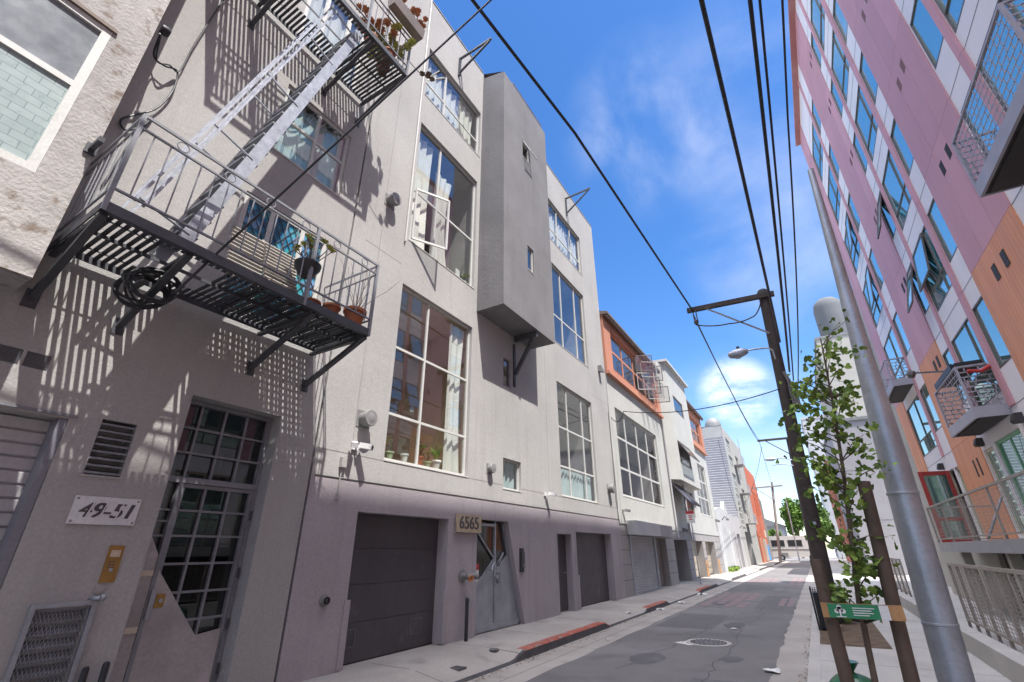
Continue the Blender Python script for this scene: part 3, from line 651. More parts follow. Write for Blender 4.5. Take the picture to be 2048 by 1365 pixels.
# ---------------------------------------------------------------- fire escape: two balconies and a stair
def balcony(name, x1, y0, y1, z, zr, label, solid_right, hole, cat='balcony', left_rail=True):
    B = thing(name, (x1, (y0+y1)/2, z), label, cat, 'fire escape balconies')
    fm = MB(); e = .001
    fm.box(x1-.012, x1, y0, y1, z-.09, z+.02).box(x1-.07, x1-.012, y0, y1, z-.088, z-.076)
    fm.box(F+.005, x1-.07, y0, y0+.012, z-.09, z+.02).box(F+.005, x1-.07, y1-.012, y1, z-.09, z+.02).box(F+.06, F+.072, y0+.012, y1-.012, z-.07, z+.018)
    for x in (F+.70,): fm.box(x, x+.012, y0+.012, y1-.012, z-.05, z-.008)
    fm.build('frame', 'black_steel', B)
    gr = MB(); pitch = .075; y = y0+.05
    while y < y1-.03:
        xa, xb = F+.072, x1-.072
        if hole and hole[0] < y < hole[1]:
            gr.box(xa, hole[2], y, y+.044, z-.006, z+.006); 
            if hole[3] < xb: gr.box(hole[3], xb, y, y+.044, z-.006, z+.006)
        else: gr.box(xa, xb, y, y+.044, z-.006, z+.006)
        y += pitch
    for x in (F+.30, F+1.02):
        if not hole: gr.box(x, x+.010, y0+.012, y1-.012, z-.022, z-.007)
        else: gr.box(x, x+.010, y0+.012, hole[0], z-.022, z-.007).box(x, x+.010, hole[1], y1-.012, z-.022, z-.007)
    gr.build('grating', 'black_steel', B)
    rl = MB(); zb = z+.17
    for zz, h in ((zr, .03), (zr-.16, .02), (zb, .022)):
        rl.box(x1-.022, x1+.003, y0, y1, zz, zz+h); rl.box(F+.005, x1-.022, y1-.02, y1-.002, zz, zz+h)
        if left_rail: rl.box(F+.005, x1-.022, y0+.002, y0+.02, zz, zz+h)
    rl.build('railing', 'grey_steel', B)
    for y in (y0+.018, y0+(y1-y0)*.66, y1-.018): MB().box(x1-.036, x1+.005, y-.02, y+.02, z-.088, zr+.02).build('post', 'grey_steel', B)
    bl = MB(); n = int((y1-y0)/.155)
    for i in range(1, n):
        y = y0+(y1-y0)*i/n; bl.box(x1-.015, x1-.002, y-.0065, y+.0065, zb+.02, zr-.158)
    for i in range(1, 8):
        x = F+(x1-F)*i/8; bl.box(x-.0065, x+.0065, y1-.0165, y1-.0055, zb+.02, zr-.158)
        if left_rail: bl.box(x-.0065, x+.0065, y0+.0055, y0+.0165, zb+.02, zr-.158)
    bl.build('baluster', 'grey_steel', B)
    for i in range(6): MB().ring((x1-.01, y0+.42+i*(y1-y0-.7)/5, zr-.07), .06, .008, (1, 0, 0), 18, 6).build('ornament_ring', 'grey_steel', B)
    for y in ([y0+.05, y0+(y1-y0)*.245, y0+(y1-y0)*.72, y1-.04]):
        k = MB().bar((F+.01, y, z-.64), (x1-.06, y, z-.10), .07, .055).box(F+.002, F+.012, y-.06, y+.06, z-.75, z-.55).box(F+.012, x1-.07, y-.03, y+.03, z-.135, z-.092)
        k.lathe((F+.012, y, z-.70), [(.02, 0), (.02, .014), (.012, .018)], (1, 0, 0), 8)
        k.build('bracket', 'black_steel', B)
    return B
X2 = -5.08
b1 = balcony('fire_escape_balcony', X2, .95, 4.30, 4.65, 5.80, 'lower grey steel fire escape balcony over the gate, with pots and chairs', True, (1.55, 2.25, F+.3, F+1.05))
b2 = balcony('fire_escape_balcony', X2, 1.20, 4.36, 10.55, 11.62, 'upper grey steel fire escape balcony with yellow plants, at the top', False, (2.35, 3.40, F+.50, F+1.12))
mt = MB()                                                 # perforated mat laid on the right half of the lower balcony
for i in range(36):
    y = 2.62+i*.046; mt.box(F+.10, X2-.1, y, y+.019, 4.658, 4.668)
for i in range(26):
    x = F+.10+i*.046; mt.box(x, x+.019, 2.62, 4.26, 4.669, 4.677)
tag(mt.build('balcony_mat', 'black_plastic'), 'perforated dark mat covering the right half of the lower balcony floor', 'mat')
stv = thing('fire_escape_stair', (-5.6, 2.4, 4.66), 'steep pale steel fire stair between the lower and upper balcony', 'fire stair')
pb, pt = Vector((-5.5, 1.72, 4.70)), Vector((-5.5, 3.30, 10.62)); dv = pt-pb
for i, xs in enumerate((-5.80, -5.31)):
    MB().bar((xs, pb.y, pb.z), (xs, pt.y, pt.z), .012, .155, (0, -1, 0)).build('stringer', 'galv', stv)
    h = MB(); off = Vector((0, -.46, .12))
    for f0 in (0, -.085):
        o2 = Vector((0, f0, f0*-.25)); h.bar(Vector((xs, pb.y, pb.z))+off+o2+dv*.02, Vector((xs, pt.y, pt.z))+off+o2-dv*.04, .030, .045, (1, 0, 0))
    for t in (.03, .28, .52, .76, .95):
        c = pb+dv*t; h.bar((xs, c.y, c.z), (xs, c.y-.55, c.z+.14), .03, .012)
    h.build('handrail', 'galv', stv)
for i in range(20):
    c = pb+dv*(i+.6)/20.4
    MB().prism([(-5.79, c.y-.11, c.z+.012), (-5.79, c.y+.10, c.z+.012), (-5.79, c.y+.10, c.z), (-5.79, c.y-.11, c.z-.02)], (.47, 0, 0)).build('tread', 'grey_steel', stv)
# coil of cable on the second bracket
cc = MB(); rc = random.Random(5)
for k in range(13):
    cy, cz = 1.70+rc.uniform(-.008, .008), 4.27+rc.uniform(-.012, .012); rr = .235+rc.uniform(-.016, .016); ph = rc.uniform(0, 6)
    cc.tube([(-5.72+.17*math.cos(t*.2618+ph)*1.0+rc.uniform(-.002, .002), cy+rr*math.cos(t*.2618)*.98, cz+.06*math.sin(t*.2618+.5)+rr*math.sin(t*.2618)*.56) for t in range(25)], .012, 6)
tag(cc.build('cable_coil', 'cable_black', smooth=True), 'thick coil of black cable hanging from a balcony bracket', 'cable coil')
# things on the lower balcony
def slat_chair(x, y, z, lean, label):
    c = thing('folding_chair', (x, y, z), label, 'chair', 'folded wooden chairs on the lower balcony')
    a = MB(); d = Vector((math.sin(lean), 0, math.cos(lean)))
    for sy in (-.2, .2): a.bar((x, y+sy, z), Vector((x, y+sy, z))+d*.92, .03, .03)
    a.build('frame', 'wood_weathered', c)
    s_ = MB()
    for i in range(13):
        p = Vector((x+.022, y, z+.10))+d*(.062*i); s_.bar(p+Vector((0, -.24, 0)), p+Vector((0, .24, 0)), .045, .014, d)
    s_.build('slats', 'wood_weathered', c)
    g = MB()
    for sy in (-.17, .17): g.bar((x+.12, y+sy, z), Vector((x-.06, y+sy, z))+d*.55, .025, .02)
    g.build('leg', 'wood_weathered', c)
slat_chair(-5.55, 2.55, 4.68, -.18, 'slatted wooden folding chair leaning behind the railing, the left one')
slat_chair(-5.42, 2.98, 4.68, -.30, 'slatted wooden folding chair leaning behind the railing, nearer the black planter')
def pot(x, y, z, r_, h, m, label, plant=None, grp=None):
    p = thing('plant_pot', (x, y, z), label, 'potted plant', grp)
    MB().lathe((x, y, z), [(r_*.68, 0), (r_*.95, h*.82), (r_*1.08, h*.82), (r_*1.08, h), (r_*.95, h), (r_*.9, h*.9)], k=22).build('pot', m, p, smooth=True)
    MB().lathe((x, y, z+h*.86), [(r_*.93, 0), (.001, .01)], k=16).build('earth', 'soil', p)
    if plant: plant(p, x, y, z+h*.9)
    return p
def twig(seed, hh, n, m='bark', lv=None):
    def f(p, x, y, z):
        r_ = random.Random(seed); mb = MB(); lf_ = MB()
        for k in range(n):
            pts = [Vector((x, y, z))]; d = Vector((r_.uniform(-.5, .5), r_.uniform(-.5, .5), 1)).normalized()
            for i in range(7):
                d = (d+Vector((r_.uniform(-.35, .35), r_.uniform(-.35, .35), .1))).normalized(); pts.append(pts[-1]+d*hh/7)
            mb.tube(pts, [.006*(1-.1*i) for i in range(8)], 5)
            if lv:
                for i in range(3, 8): leaf_blob(lf_, pts[i], (.05, .05, .05), lv[1], lv[2], rnd=r_)
        mb.build('stem', m, p)
        if lv: lf_.build('foliage', lv[0], p, recalc=False)
    return f
def rosette(seed, hh, n, m, sz):
    def f(p, x, y, z):
        r_ = random.Random(seed); st_, lf_ = MB(), MB()
        for k in range(n):
            t = Vector((x+r_.uniform(-.5, .5)*hh*.9, y+r_.uniform(-.5, .5)*hh*1.1, z+hh*r_.uniform(.45, 1))); st_.tube([(x, y, z), (Vector((x, y, z))+t)/2+Vector((r_.uniform(-.03, .03), 0, .02)), t], .007, 5)
            for j in range(13):
                a = j*2.4; u = Vector((math.cos(a), math.sin(a), .25+.05*j)).normalized(); v = u.cross(Vector((0, 0, 1))).normalized()
                lf_.face([t, t+u*sz*.6+v*sz*.22, t+u*sz, t+u*sz*.6-v*sz*.22])
        st_.build('stem', 'bark', p); lf_.build('foliage', m, p, recalc=False)
    return f
pot(-5.25, 4.10, 4.68, .16, .27, 'terracotta', 'largest terracotta pot with bare twigs at the balcony corner', twig(3, .9, 9), 'terracotta pots on the lower balcony')
pot(-5.32, 3.74, 4.68, .12, .20, 'terracotta', 'middle terracotta pot next to the big twiggy one', None, 'terracotta pots on the lower balcony')
pot(-5.4, 3.45, 4.68, .13, .16, 'terracotta', 'low terracotta pot farthest from the balcony corner', twig(8, .3, 3), 'terracotta pots on the lower balcony')
pl_ = thing('hanging_planter', (-5.2, 3.15, 5.12), 'black hanging planter with yellow green succulents at the railing', 'planter')
MB().lathe((-5.22, 3.18, 5.06), [(.09, 0), (.17, .13), (.18, .19), (.16, .19), (.15, .15)], k=18).build('pot', 'black_plastic', pl_, smooth=True)
rosette(4, .44, 11, 'succulent', .072)(pl_, -5.22, 3.22, 5.2)
# things on the upper balcony
for i, (x, y, sd_, m_, lab) in enumerate(((-5.25, 3.95, 11, 'succulent', 'yellow green succulent pot in the upper balcony corner'), (-5.32, 3.55, 12, 'succulent_red', 'orange tipped succulent pot on the upper balcony floor'), (-5.55, 4.1, 13, 'succulent', 'tall yellow succulent pot near the wall on the upper balcony'))):
    pot(x, y, 10.58, .13, .22, 'terracotta', lab, rosette(sd_, .62, 16, m_, .11), 'succulent pots on the upper balcony')
tr_ = thing('planter_trough', (X2+.1, 4.05, 11.66), 'weathered wooden planter trough with red brown succulents on the top rail', 'planter')
MB().prism([(X2+.02, 3.62, 11.66), (X2+.20, 3.62, 11.66), (X2+.24, 3.62, 11.90), (X2-.02, 3.62, 11.90)], (0, .86, 0)).build('trough', 'brown_door', tr_)
rr_ = random.Random(9)
for k in range(3): rosette(20+k, .36, 9, 'succulent_red', .085)(tr_, X2+.1, 3.78+.28*k, 11.88)
# trailing plant stem at the corner of the upper balcony
sp_ = MB().tube([(X2-.02, 4.3, 10.95), (X2+.05, 4.6, 10.85), (X2+.08, 4.85, 10.95), (X2+.06, 4.98, 11.05)], .008, 5)
for c in ((X2+.08, 4.85, 10.97), (X2+.06, 5.0, 11.06), (X2+.06, 4.7, 10.88), (X2+.05, 4.9, 11.12)):
    for j in range(12):
        a = j*2.4; u = Vector((math.cos(a), math.sin(a), .4)).normalized(); v = u.cross(Vector((0, 0, 1))).normalized(); c_ = Vector(c); sp_.face([c_, c_+u*.05+v*.02, c_+u*.08, c_+u*.05-v*.02])
tag(sp_.build('trailing_plant', 'bark', recalc=False), 'dark trailing succulent stem leaning out of the upper balcony', 'plant')
# loose loops of service cable on the pale wall
lc = MB().tube(curve([(X1-.1, .93, 7.85), (F+.10, 1.02, 7.8), (F+.14, 1.15, 7.72), (F+.06, 1.32, 7.86), (F+.05, 1.36, 7.5), (F+.05, 1.30, 7.15), (F+.04, 1.22, 6.95), (F+.03, 1.02, 6.62), (F+.03, 1.10, 6.50), (F+.03, 1.25, 6.75), (F+.02, 1.28, 6.95), (F+.02, 1.2, 6.4), (F+.02, 1.12, 5.6)]), .013, 6)
lc.tube(curve([(X1-.1, .93, 7.9), (F+.12, 1.06, 7.74), (F+.13, 1.2, 7.80), (F+.06, 1.34, 7.9), (F+.05, 1.38, 8.6), (F+.05, 1.5, 9.9), (F+.1, 1.6, 10.4)]), .010, 6)
lc.lathe((X1-.02, .90, 7.86), [(.06, 0), (.07, .06), (.05, .10)], (0, 1, 0), 12)
tag(lc.build('service_cable', 'cable_black', smooth=True), 'loose loops of dark service cable hanging on the pale wall by the corner', 'cable')
# ================================================================ main loft building (grey), numbers 55 / 65
B = thing('grey_loft_building', (-8, 11.7, 0), 'long grey stucco loft building with garages, tall windows and a box bay', 'building')
Y0, Y1, ZB = 4.66, 18.72, 16.85
opsB = [(5.66, 8.08, 0, 2.21, .32, True), (9.11, 11.19, 0, 2.26, .22), (13.12, 14.18, 0, 2.07, .28, True), (14.50, 17.68, 0, 2.14, .32, True),
        (6.11, 8.68, 3.13, 6.87, .09), (6.15, 8.68, 8.05, 11.78, .09), (6.18, 8.75, 12.87, 14.80, .09),
        (13.62, 16.72, 3.15, 6.91, .09), (13.66, 16.76, 8.42, 11.80, .09), (13.62, 16.90, 12.91, 14.98, .09),
        (10.19, 11.10, 3.03, 3.79, .09), (10.19, 10.58, 5.78, 6.58, .08), (4.72, 18.70, 2.665, 2.70, .03, True)]
lo_ = wall(MB(), F, 1, Y0, Y1, 0, 2.6655, [o for o in opsB if o[3] < 2.66]); lo_.face([(F, Y1, 0), (-16, Y1, 0), (-16, Y1, 2.6655), (F, Y1, 2.6655)]); lo_.face([(F, Y0, 0), (F-.06, Y0, 0), (F-.06, Y0, 2.6655), (F, Y0, 2.6655)])
lo_.build('lower_wall', 'stucco_shade_tint', B, recalc=False)
mb = wall(MB(), F, 1, Y0, Y1, 2.6655, ZB, [(4.72, 18.70, 2.6656, 2.70, .03, True)]+[o for o in opsB if o[3] > 2.72])
mb.face([(F, Y0, ZB), (F, Y1, ZB), (-16, Y1, ZB), (-16, Y0, ZB)]); mb.face([(F, Y1, 2.6655), (-16, Y1, 2.6655), (-16, Y1, ZB), (F, Y1, ZB)])
mb.face([(F, Y0, 2.6655), (F-.06, Y0, 2.6655), (F-.06, Y0, ZB), (F, Y0, ZB)])
mb.build('wall', 'stucco', B, recalc=False)
MB().box(F-.05, F-.04, YB, Y0, 0, ZT).build('joint', 'kerb_dark', B)
cp = MB().box(F-.2, F+.02, Y0, 8.8, ZB+.002, ZB+.03).box(F-.2, F+.02, 11.86, Y1, ZB+.002, ZB+.03); cp.build('parapet_cap', 'stucco', B)
wj = MB()
for (a, b) in ((4.70, 6.08), (8.72, 10.15), (11.14, 13.58), (16.77, 18.70)): wj.box(F+.0005, F+.0025, a, b, 3.10, 3.112)
for (a, b) in ((5.0, 6.0), (8.8, 13.5), (16.9, 18.7)): wj.box(F+.0005, F+.0022, a, b, 7.30, 7.307) if a > 11.9 else wj.box(F+.0005, F+.0022, a, min(b, 8.8), 7.30, 7.307)
wj.box(F+.0005, F+.0022, 5.35, 5.357, 3.12, 16.8).box(F+.0005, F+.0022, 12.75, 12.757, 3.12, 16.8); wj.build('control_joint', 'joint_grey', B)
# box bay
bx = MB(); XB = -5.55; zb0, zb1 = 7.42, 16.38
bx.face([(F, 8.84, zb0), (XB, 8.84, zb0), (XB, 8.84, zb1), (F, 8.84, 16.62)], True); bx.face([(F, 11.83, zb0), (XB, 11.83, zb0), (XB, 11.83, zb1), (F, 11.83, 16.62)])
wall(bx, XB, 1, 8.84, 11.83, zb0, zb1, [(10.02, 10.50, 13.60, 14.32, .09), (10.20, 10.58, 9.25, 10.10, .09)])
bx.face([(F, 8.84, zb0), (F, 11.83, zb0), (XB, 11.83, zb0), (XB, 8.84, zb0)]); bx.face([(F, 8.84, ZB), (XB, 8.84, zb1), (XB, 11.83, zb1), (F, 11.83, 16.62)])
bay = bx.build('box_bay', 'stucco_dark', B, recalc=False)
MB().box(XB+.0005, XB+.003, 10.50, 10.506, 10.1, 13.6).build('seam', 'stucco', bay)
MB().box(F+.15, XB-.03, 9.5, 11.6, 16.42, 16.60).build('roof_flashing', 'charcoal_paint', bay)
w = window(bay, XB, 1, 10.02, 10.50, 13.60, 14.32, rec=.04, room=.6, skip=((0, 0),), fw=.04)
sa = MB(); top = Vector((XB+.02, 0, 14.28)); d = Vector((math.sin(R(24)), 0, -math.cos(R(24))))
for y in (10.05, 10.47): sa.bar(top+Vector((0, y, 0)), top+Vector((0, y, 0))+d*.66, .035, .03)
for t in (.02, .64): sa.bar(top+d*t+Vector((0, 10.05, 0)), top+d*t+Vector((0, 10.47, 0)), .032, .028)
ss = sa.build('open_sash', 'white_frame', w); q = [top+d*t+Vector((0, y, 0)) for t, y in ((.02, 10.06), (.02, 10.46), (.64, 10.46), (.64, 10.06))]; MB().face(q).build('sash_pane', 'glass_clear', bay, recalc=False)
window(bay, XB, 1, 10.20, 10.58, 9.25, 10.10, rec=.04, room=.6, fw=.04)
window(B, F, 1, 10.19, 10.58, 5.78, 6.58, rec=.05, room=.6, fw=.03, fm='stucco_dark', roommat='room_wall')
bk = MB().box(F+.004, F+.05, 10.71, 10.79, 5.85, 7.17).box(F+.05, XB-.05, 10.70, 10.80, 7.24, 7.40).bar((F+.06, 10.75, 6.22), (XB-.2, 10.75, 7.22), .08, .10)
tag(bk.build('bay_bracket', 'black_steel'), 'dark steel triangular bracket propping the underside of the box bay', 'bracket')
# loft windows
CW = 'curtain_white'
w1 = window(B, F, 1, 6.11, 8.68, 3.13, 6.87, (7.08,), (4.03, 5.42), fw=.055, room=2.6, roommat='room_wall', cur=[(8.05, 8.6, 3.2, 6.8, CW, .25)])
w2 = window(B, F, 1, 6.15, 8.68, 8.05, 11.78, (7.07,), (9.62,), fw=.055, room=2.2, skip=((0, 0),), cur=[(6.25, 6.95, 8.1, 11.6, CW, .1), (7.12, 7.75, 8.1, 11.0, CW, .35)])
cs = MB(); hy, hz0, hz1 = 6.20, 8.10, 9.58; od = Vector((math.sin(R(28)), math.cos(R(28)), 0)); hp = Vector((F+.012, hy, 0))
def cz(t, z): return hp + od*t + Vector((0, 0, z))
for t in (.02, .86): cs.bar(cz(t, hz0), cz(t, hz1), .05, .035)
for z in (hz0+.02, hz1-.02): cs.bar(cz(.04, z), cz(.84, z), .034, .05)
cs_ = cs.build('open_casement', 'white_frame', w2); MB().face([cz(.04, hz0+.03), cz(.84, hz0+.03), cz(.84, hz1-.03), cz(.04, hz1-.03)]).build('casement_pane', 'glass_clear', B, recalc=False)
w3 = window(B, F, 1, 6.18, 8.75, 12.87, 14.80, (7.06,), (13.52,), fw=.055, room=2.0, cur=[(6.3, 8.6, 12.9, 14.6, CW, .05)])
window(B, F, 1, 13.62, 16.72, 3.15, 6.91, (14.52, 15.85), (4.09, 5.38), fw=.06, room=2.6, cur=[(13.7, 16.6, 3.2, 4.05, 'curtain_teal')], gm='glass_clear')
window(B, F, 1, 13.66, 16.76, 8.42, 11.80, (14.54, 15.88), (9.62,), fw=.06, room=2.2)
window(B, F, 1, 13.62, 16.90, 12.91, 14.98, (14.55, 15.9), (13.6,), fw=.06, room=2.0, cur=[(13.7, 16.8, 12.95, 14.7, CW)])
window(B, F, 1, 10.19, 11.10, 3.03, 3.79, (), (), fw=.045, room=.8, cur=[(10.25, 11.05, 3.05, 3.75, 'curtain_teal')])
# sill plants in the lowest tall window
ws = F-.20
for (y, r_, h, m_, lab, f) in ((6.42, .085, .15, 'pot_green', 'pale green sill pot with a spiky dry plant', rosette(31, .3, 7, 'succulent', .07)), (6.83, .08, .17, 'pot_white', 'white empty looking pot on the window sill', None),
                           (7.27, .085, .19, 'terracotta', 'orange terracotta sill pot with a small leafy plant', rosette(33, .22, 8, 'leaf_light', .07)), (7.52, .08, .12, 'pot_green', 'low green sill pot beside the white leafy one', rosette(34, .2, 6, 'succulent', .06)),
                           (7.78, .12, .18, 'pot_white', 'white sill pot with tall upright striped leaves', None)):
    p = pot(ws, y, 3.19, r_, h, m_, lab, f, 'pots on the loft window sill')
    if 'striped' in lab:
        lf_ = MB(); r_2 = random.Random(6)
        for k in range(13):
            a = k*2.4; u = Vector((math.cos(a)*.35, math.sin(a)*.45, 1)).normalized(); v = u.cross(Vector((1, .2, 0))).normalized(); c_ = Vector((ws, y, 3.35)); L_ = r_2.uniform(.25, .45)
            lf_.face([c_+v*.015, c_+u*L_*.5+v*.03, c_+u*L_, c_+u*L_*.5-v*.03, c_-v*.015])
        lf_.build('foliage', 'leaf_light', p, recalc=False)
tag(MB().box(F-.24, F-.22, 8.15, 8.32, 8.12, 8.48).build('paper_sheet', 'paper'), 'white sheet of paper standing in the tall window above', 'paper sheet')
pot(F-.22, 8.50, 8.11, .07, .12, 'pot_white', 'small potted plant at the foot of the upper tall window', rosette(39, .28, 8, 'leaf_light', .08))
# garage doors
def garage(par, y0, y1, z1, m, dep, vents):
    g = MB(); n = 4
    for i in range(n):
        za, zb_ = .02+(z1-.02)*i/n, .02+(z1-.02)*(i+1)/n
        g.box(F-dep-.04, F-dep, y0+.004, y1-.004, za, zb_-.008)
    g.box(F-dep-.05, F-dep-.012, y0+.004, y1-.004, .02, z1)
    d = g.build('garage_door', m, par)
    for (ya, za) in vents:
        v = MB().box(F-dep, F-dep+.014, ya, ya+.03, za, za+.26).box(F-dep, F-dep+.014, ya+.29, ya+.32, za, za+.26).box(F-dep, F-dep+.012, ya+.03, ya+.29, za, za+.03).box(F-dep, F-dep+.012, ya+.03, ya+.29, za+.23, za+.26)
        for k in range(6): v.box(F-dep, F-dep+.007, ya+.03, ya+.29, za+.045+k*.031, za+.061+k*.031)
        v.build('vent', 'vent_grey', d)
    MB().box(F-dep-.05, F-dep+.01, y0, y1, .0, .02).build('seal', 'rubber', d)
    return d
garage(B, 5.66, 8.08, 2.205, 'charcoal_paint', .26, ((5.82, .22), (7.4, .22)))
garage(B, 14.50, 17.68, 2.135, 'charcoal_paint', .26, ((14.6, .25), (16.95, .22)))
for (y0, y1) in ((5.625, 5.70), (8.035, 8.12), (14.46, 14.54), (17.63, 17.72)):
    gd = MB().box(F+.002, F+.02, y0-.02, y1+.02, .02, .92).box(F-.12, F+.002, y1-.012 if y0 in (5.625, 14.46) else y0, y1 if y0 in (5.625, 14.46) else y0+.012, .02, .92)
    for z in (.12, .32, .55, .8): gd.lathe((F+.02, (y0+y1)/2, z), [(.012, 0), (.012, .005), (.006, .008)], (1, 0, 0), 8)
    gd.build('corner_guard', 'stucco_shade_tint', B)
# plain side door
MB().box(F-.27, F-.23, 13.13, 14.17, .02, 2.06).build('side_door', 'charcoal_paint', B)
ft = MB().box(F-.06, F+.006, 13.10, 13.15, 0, 2.06).box(F-.06, F+.006, 14.15, 14.20, 0, 2.06).box(F-.058, F+.005, 13.15, 14.15, 2.05, 2.10); ft.build('door_frame', 'stucco_shade_tint', B)
kn = MB().lathe((F-.23, 13.98, 1.0), [(.012, 0), (.012, .03), (.028, .035), (.028, .055), (.01, .06)], (1, 0, 0), 12); kn.build('door_knob', 'galv', B, smooth=True)
# slanted steel and glass entrance
EN = MB(); EN.prism([(F+.001, 10.42, 2.26), (F+.001, 11.19, 2.26), (F+.001, 11.19, 0)], (-.22, 0, 0)); EN.build('slanted_reveal', 'stucco_shade_tint', B)
XD = F-.14
def dl(z): return 11.19-.77*z/2.26                        # the slanting right edge
df = MB().box(XD-.03, XD+.03, 9.12, 9.17, .02, 2.25).box(XD-.028, XD+.028, 9.17, 10.0, 2.13, 2.19).box(XD-.03, XD+.03, 10.0, 10.055, .02, 2.25).bar((XD, dl(.02)-.05, .05), (XD, dl(2.2)-.05, 2.2), .05, .05)
df.box(XD-.028, XD+.035, 9.17, 10.0, .02, .14).box(XD-.027, XD+.033, 10.055, 11.08, .02, .12)
dr = df.build('entrance_door', 'galv', B)
pn = MB().prism([(XD-.01, 9.17, .14), (XD-.01, 9.99, .14), (XD-.01, 9.99, 1.42), (XD-.01, 9.17, .82)], (.02, 0, 0)); pn.prism([(XD-.01, 10.056, .12), (XD-.01, 11.08, .12), (XD-.01, dl(1.52)-.08, 1.52), (XD-.01, 10.056, 1.22)], (.02, 0, 0)); pn.build('steel_panel', 'galv', dr)
dg = MB().bar((XD+.02, 9.17, .83), (XD+.02, 9.99, 1.43), .03, .05).bar((XD+.02, 9.18, 2.08), (XD+.02, 9.99, 1.43), .03, .03).bar((XD+.018, 10.056, 1.22), (XD+.018, 10.40, 1.56), .03, .05); dg.build('diagonal_bar', 'galv', dr)
MB().face([(XD-.015, 9.17, .7), (XD-.015, 10.95, .7), (XD-.015, 10.95, 2.2), (XD-.015, 9.17, 2.2)]).build('pane', 'glass_dark', dr, recalc=False)
hn = MB().tube([(XD+.03, 9.80, 1.20), (XD+.08, 9.80, 1.21), (XD+.08, 9.92, 1.36), (XD+.03, 9.92, 1.37)], .012, 8).lathe((XD+.03, 10.02, 1.06), [(.03, 0), (.03, .03), (.05, .04), (.05, .07), (.02, .08)], (1, 0, 0), 14); hn.build('handle', 'galv', dr, smooth=True)
MB().box(XD+.031, XD+.05, 10.10, 10.22, .92, 1.14).build('lock_case', 'grey_steel', dr)
text_mesh('55', .15, 'kerb_dark', dr, (XD+.037, 10.145, 1.32), (0, 1, 0), (0, 0, 1), .002, name='house_number', heavy=.004)
nt_ = MB().box(XD-.012, XD-.008, 9.20, 9.42, .98, 1.30).build('notice', 'paper', dr); 
MB().box(XD-.008, XD-.006, 9.20, 9.42, 1.22, 1.34).build('notice_band', 'sign_red', dr); MB().prism([(XD-.008, 9.25, 1.03), (XD-.008, 9.34, 1.03), (XD-.008, 9.38, 1.12), (XD-.008, 9.28, 1.12)], (.002, 0, 0)).build('notice_mark', 'sign_green', dr)
lb = MB(); xr = F-2.2
lb.face([(xr, 8.9, 0), (xr, 11.4, 0), (xr, 11.4, 2.4), (xr, 8.9, 2.4)])
for q in (((8.95, .002), (8.95, 2.4)), ((11.35, .002), (11.35, 2.4)), ((8.95, 2.4), (11.35, 2.4)), ((8.95, .003), (11.35, .003))): lb.face([(F-.23, *q[0]), (F-.23, *q[1]), (xr, *q[1]), (xr, *q[0])])
lb.build('lobby', 'room_wall', B)
# house number sign 6565 cut from plywood
sg = thing('number_sign', (F, 8.71, 1.96), 'plywood sign with cut out digits 6565 beside the garage', 'number sign')
MB().box(F+.05, F+.075, 8.26, 9.16, 1.965, 2.325).build('board', 'plywood', sg); MB().box(F+.002, F+.05, 8.32, 9.10, 2.0, 2.29).build('backing', 'galv', sg)
text_mesh('6565', .36, 'charcoal_paint', sg, (F+.0765, 8.71, 2.143), (0, 1, 0), (0, 0, 1), .0012, sx=1.0, heavy=.012)
# wall fittings of the grey building
def vent_cap(y, z, r_, d_, label):
    t = thing('vent_cap', (F, y, z-r_), label, 'vent cap', 'round vent caps on the grey wall')
    MB().box(F+.001, F+.012, y-r_*1.02, y+r_*1.02, z-r_*1.02, z+r_*1.02).build('back_plate', 'gray_cap', t)
    MB().lathe((F+.012, y, z), [(r_*.85, 0), (r_*.85, d_*.55), (r_, d_*.58), (r_, d_*.92), (r_*.93, d_), (r_*.5, d_*.99), (r_*.4, d_*1.02), (.001, d_)], (1, 0, 0), 26).build('hood', 'gray_cap', t, smooth=True)
vent_cap(5.47, 8.62, .145, .20, 'round vent cap high on the wall right of the fire escape')
vent_cap(5.52, 3.74, .145, .20, 'round vent cap left of the lowest tall window')
vent_cap(9.55, 3.42, .115, .13, 'flat round vent cap right of the lowest tall window')
vent_cap(17.85, 3.76, .17, .22, 'round vent cap by the far end of the grey wall')
lp = MB().prism([(F+.002, 17.82, 8.62), (F+.22, 17.82, 8.55), (F+.22, 17.82, 8.70), (F+.15, 17.82, 8.86), (F+.002, 17.82, 8.86)], (0, .22, 0)); tag(lp.build('wall_lamp', 'gray_cap'), 'small grey box wall lamp near the far top of the grey wall', 'wall lamp')
pp = thing('pipe_outlet', (F, 5.22, .86), 'dark round pipe outlet with flange low on the grey wall', 'pipe outlet')
MB().lathe((F+.002, 5.22, .95), [(.085, 0), (.085, .012), (.06, .02), (.055, .06)], (1, 0, 0), 22).build('flange', 'gray_cap', pp, smooth=True)
MB().lathe((F+.06, 5.22, .95), [(.05, 0), (.05, .03), (.034, .03), (.034, -.05)], (1, 0, 0), 22).build('pipe_mouth', 'rubber', pp)
fd_ = thing('fire_connection', (F, 8.68, 1.0), 'fire department connection with orange mouth below the 6565 sign', 'standpipe')
MB().lathe((F+.002, 8.60, 1.13), [(.13, 0), (.13, .015), (.06, .03), (.06, .14)], (1, 0, 0), 22).build('flange', 'gray_cap', fd_, smooth=True)
MB().tube([(F+.12, 8.60, 1.13), (F+.16, 8.66, 1.13), (F+.22, 8.78, 1.13)], .055, 12).tube([(F+.14, 8.62, 1.13), (F+.24, 8.58, 1.10)], .05, 12).build('body', 'gray_cap', fd_, smooth=True)
MB().lathe((F+.235, 8.58, 1.10), [(.06, 0), (.06, .03), (.045, .03), (.03, .005)], (1, -.35, -.2), 16).build('orange_mouth', 'copper_orange', fd_, smooth=True)
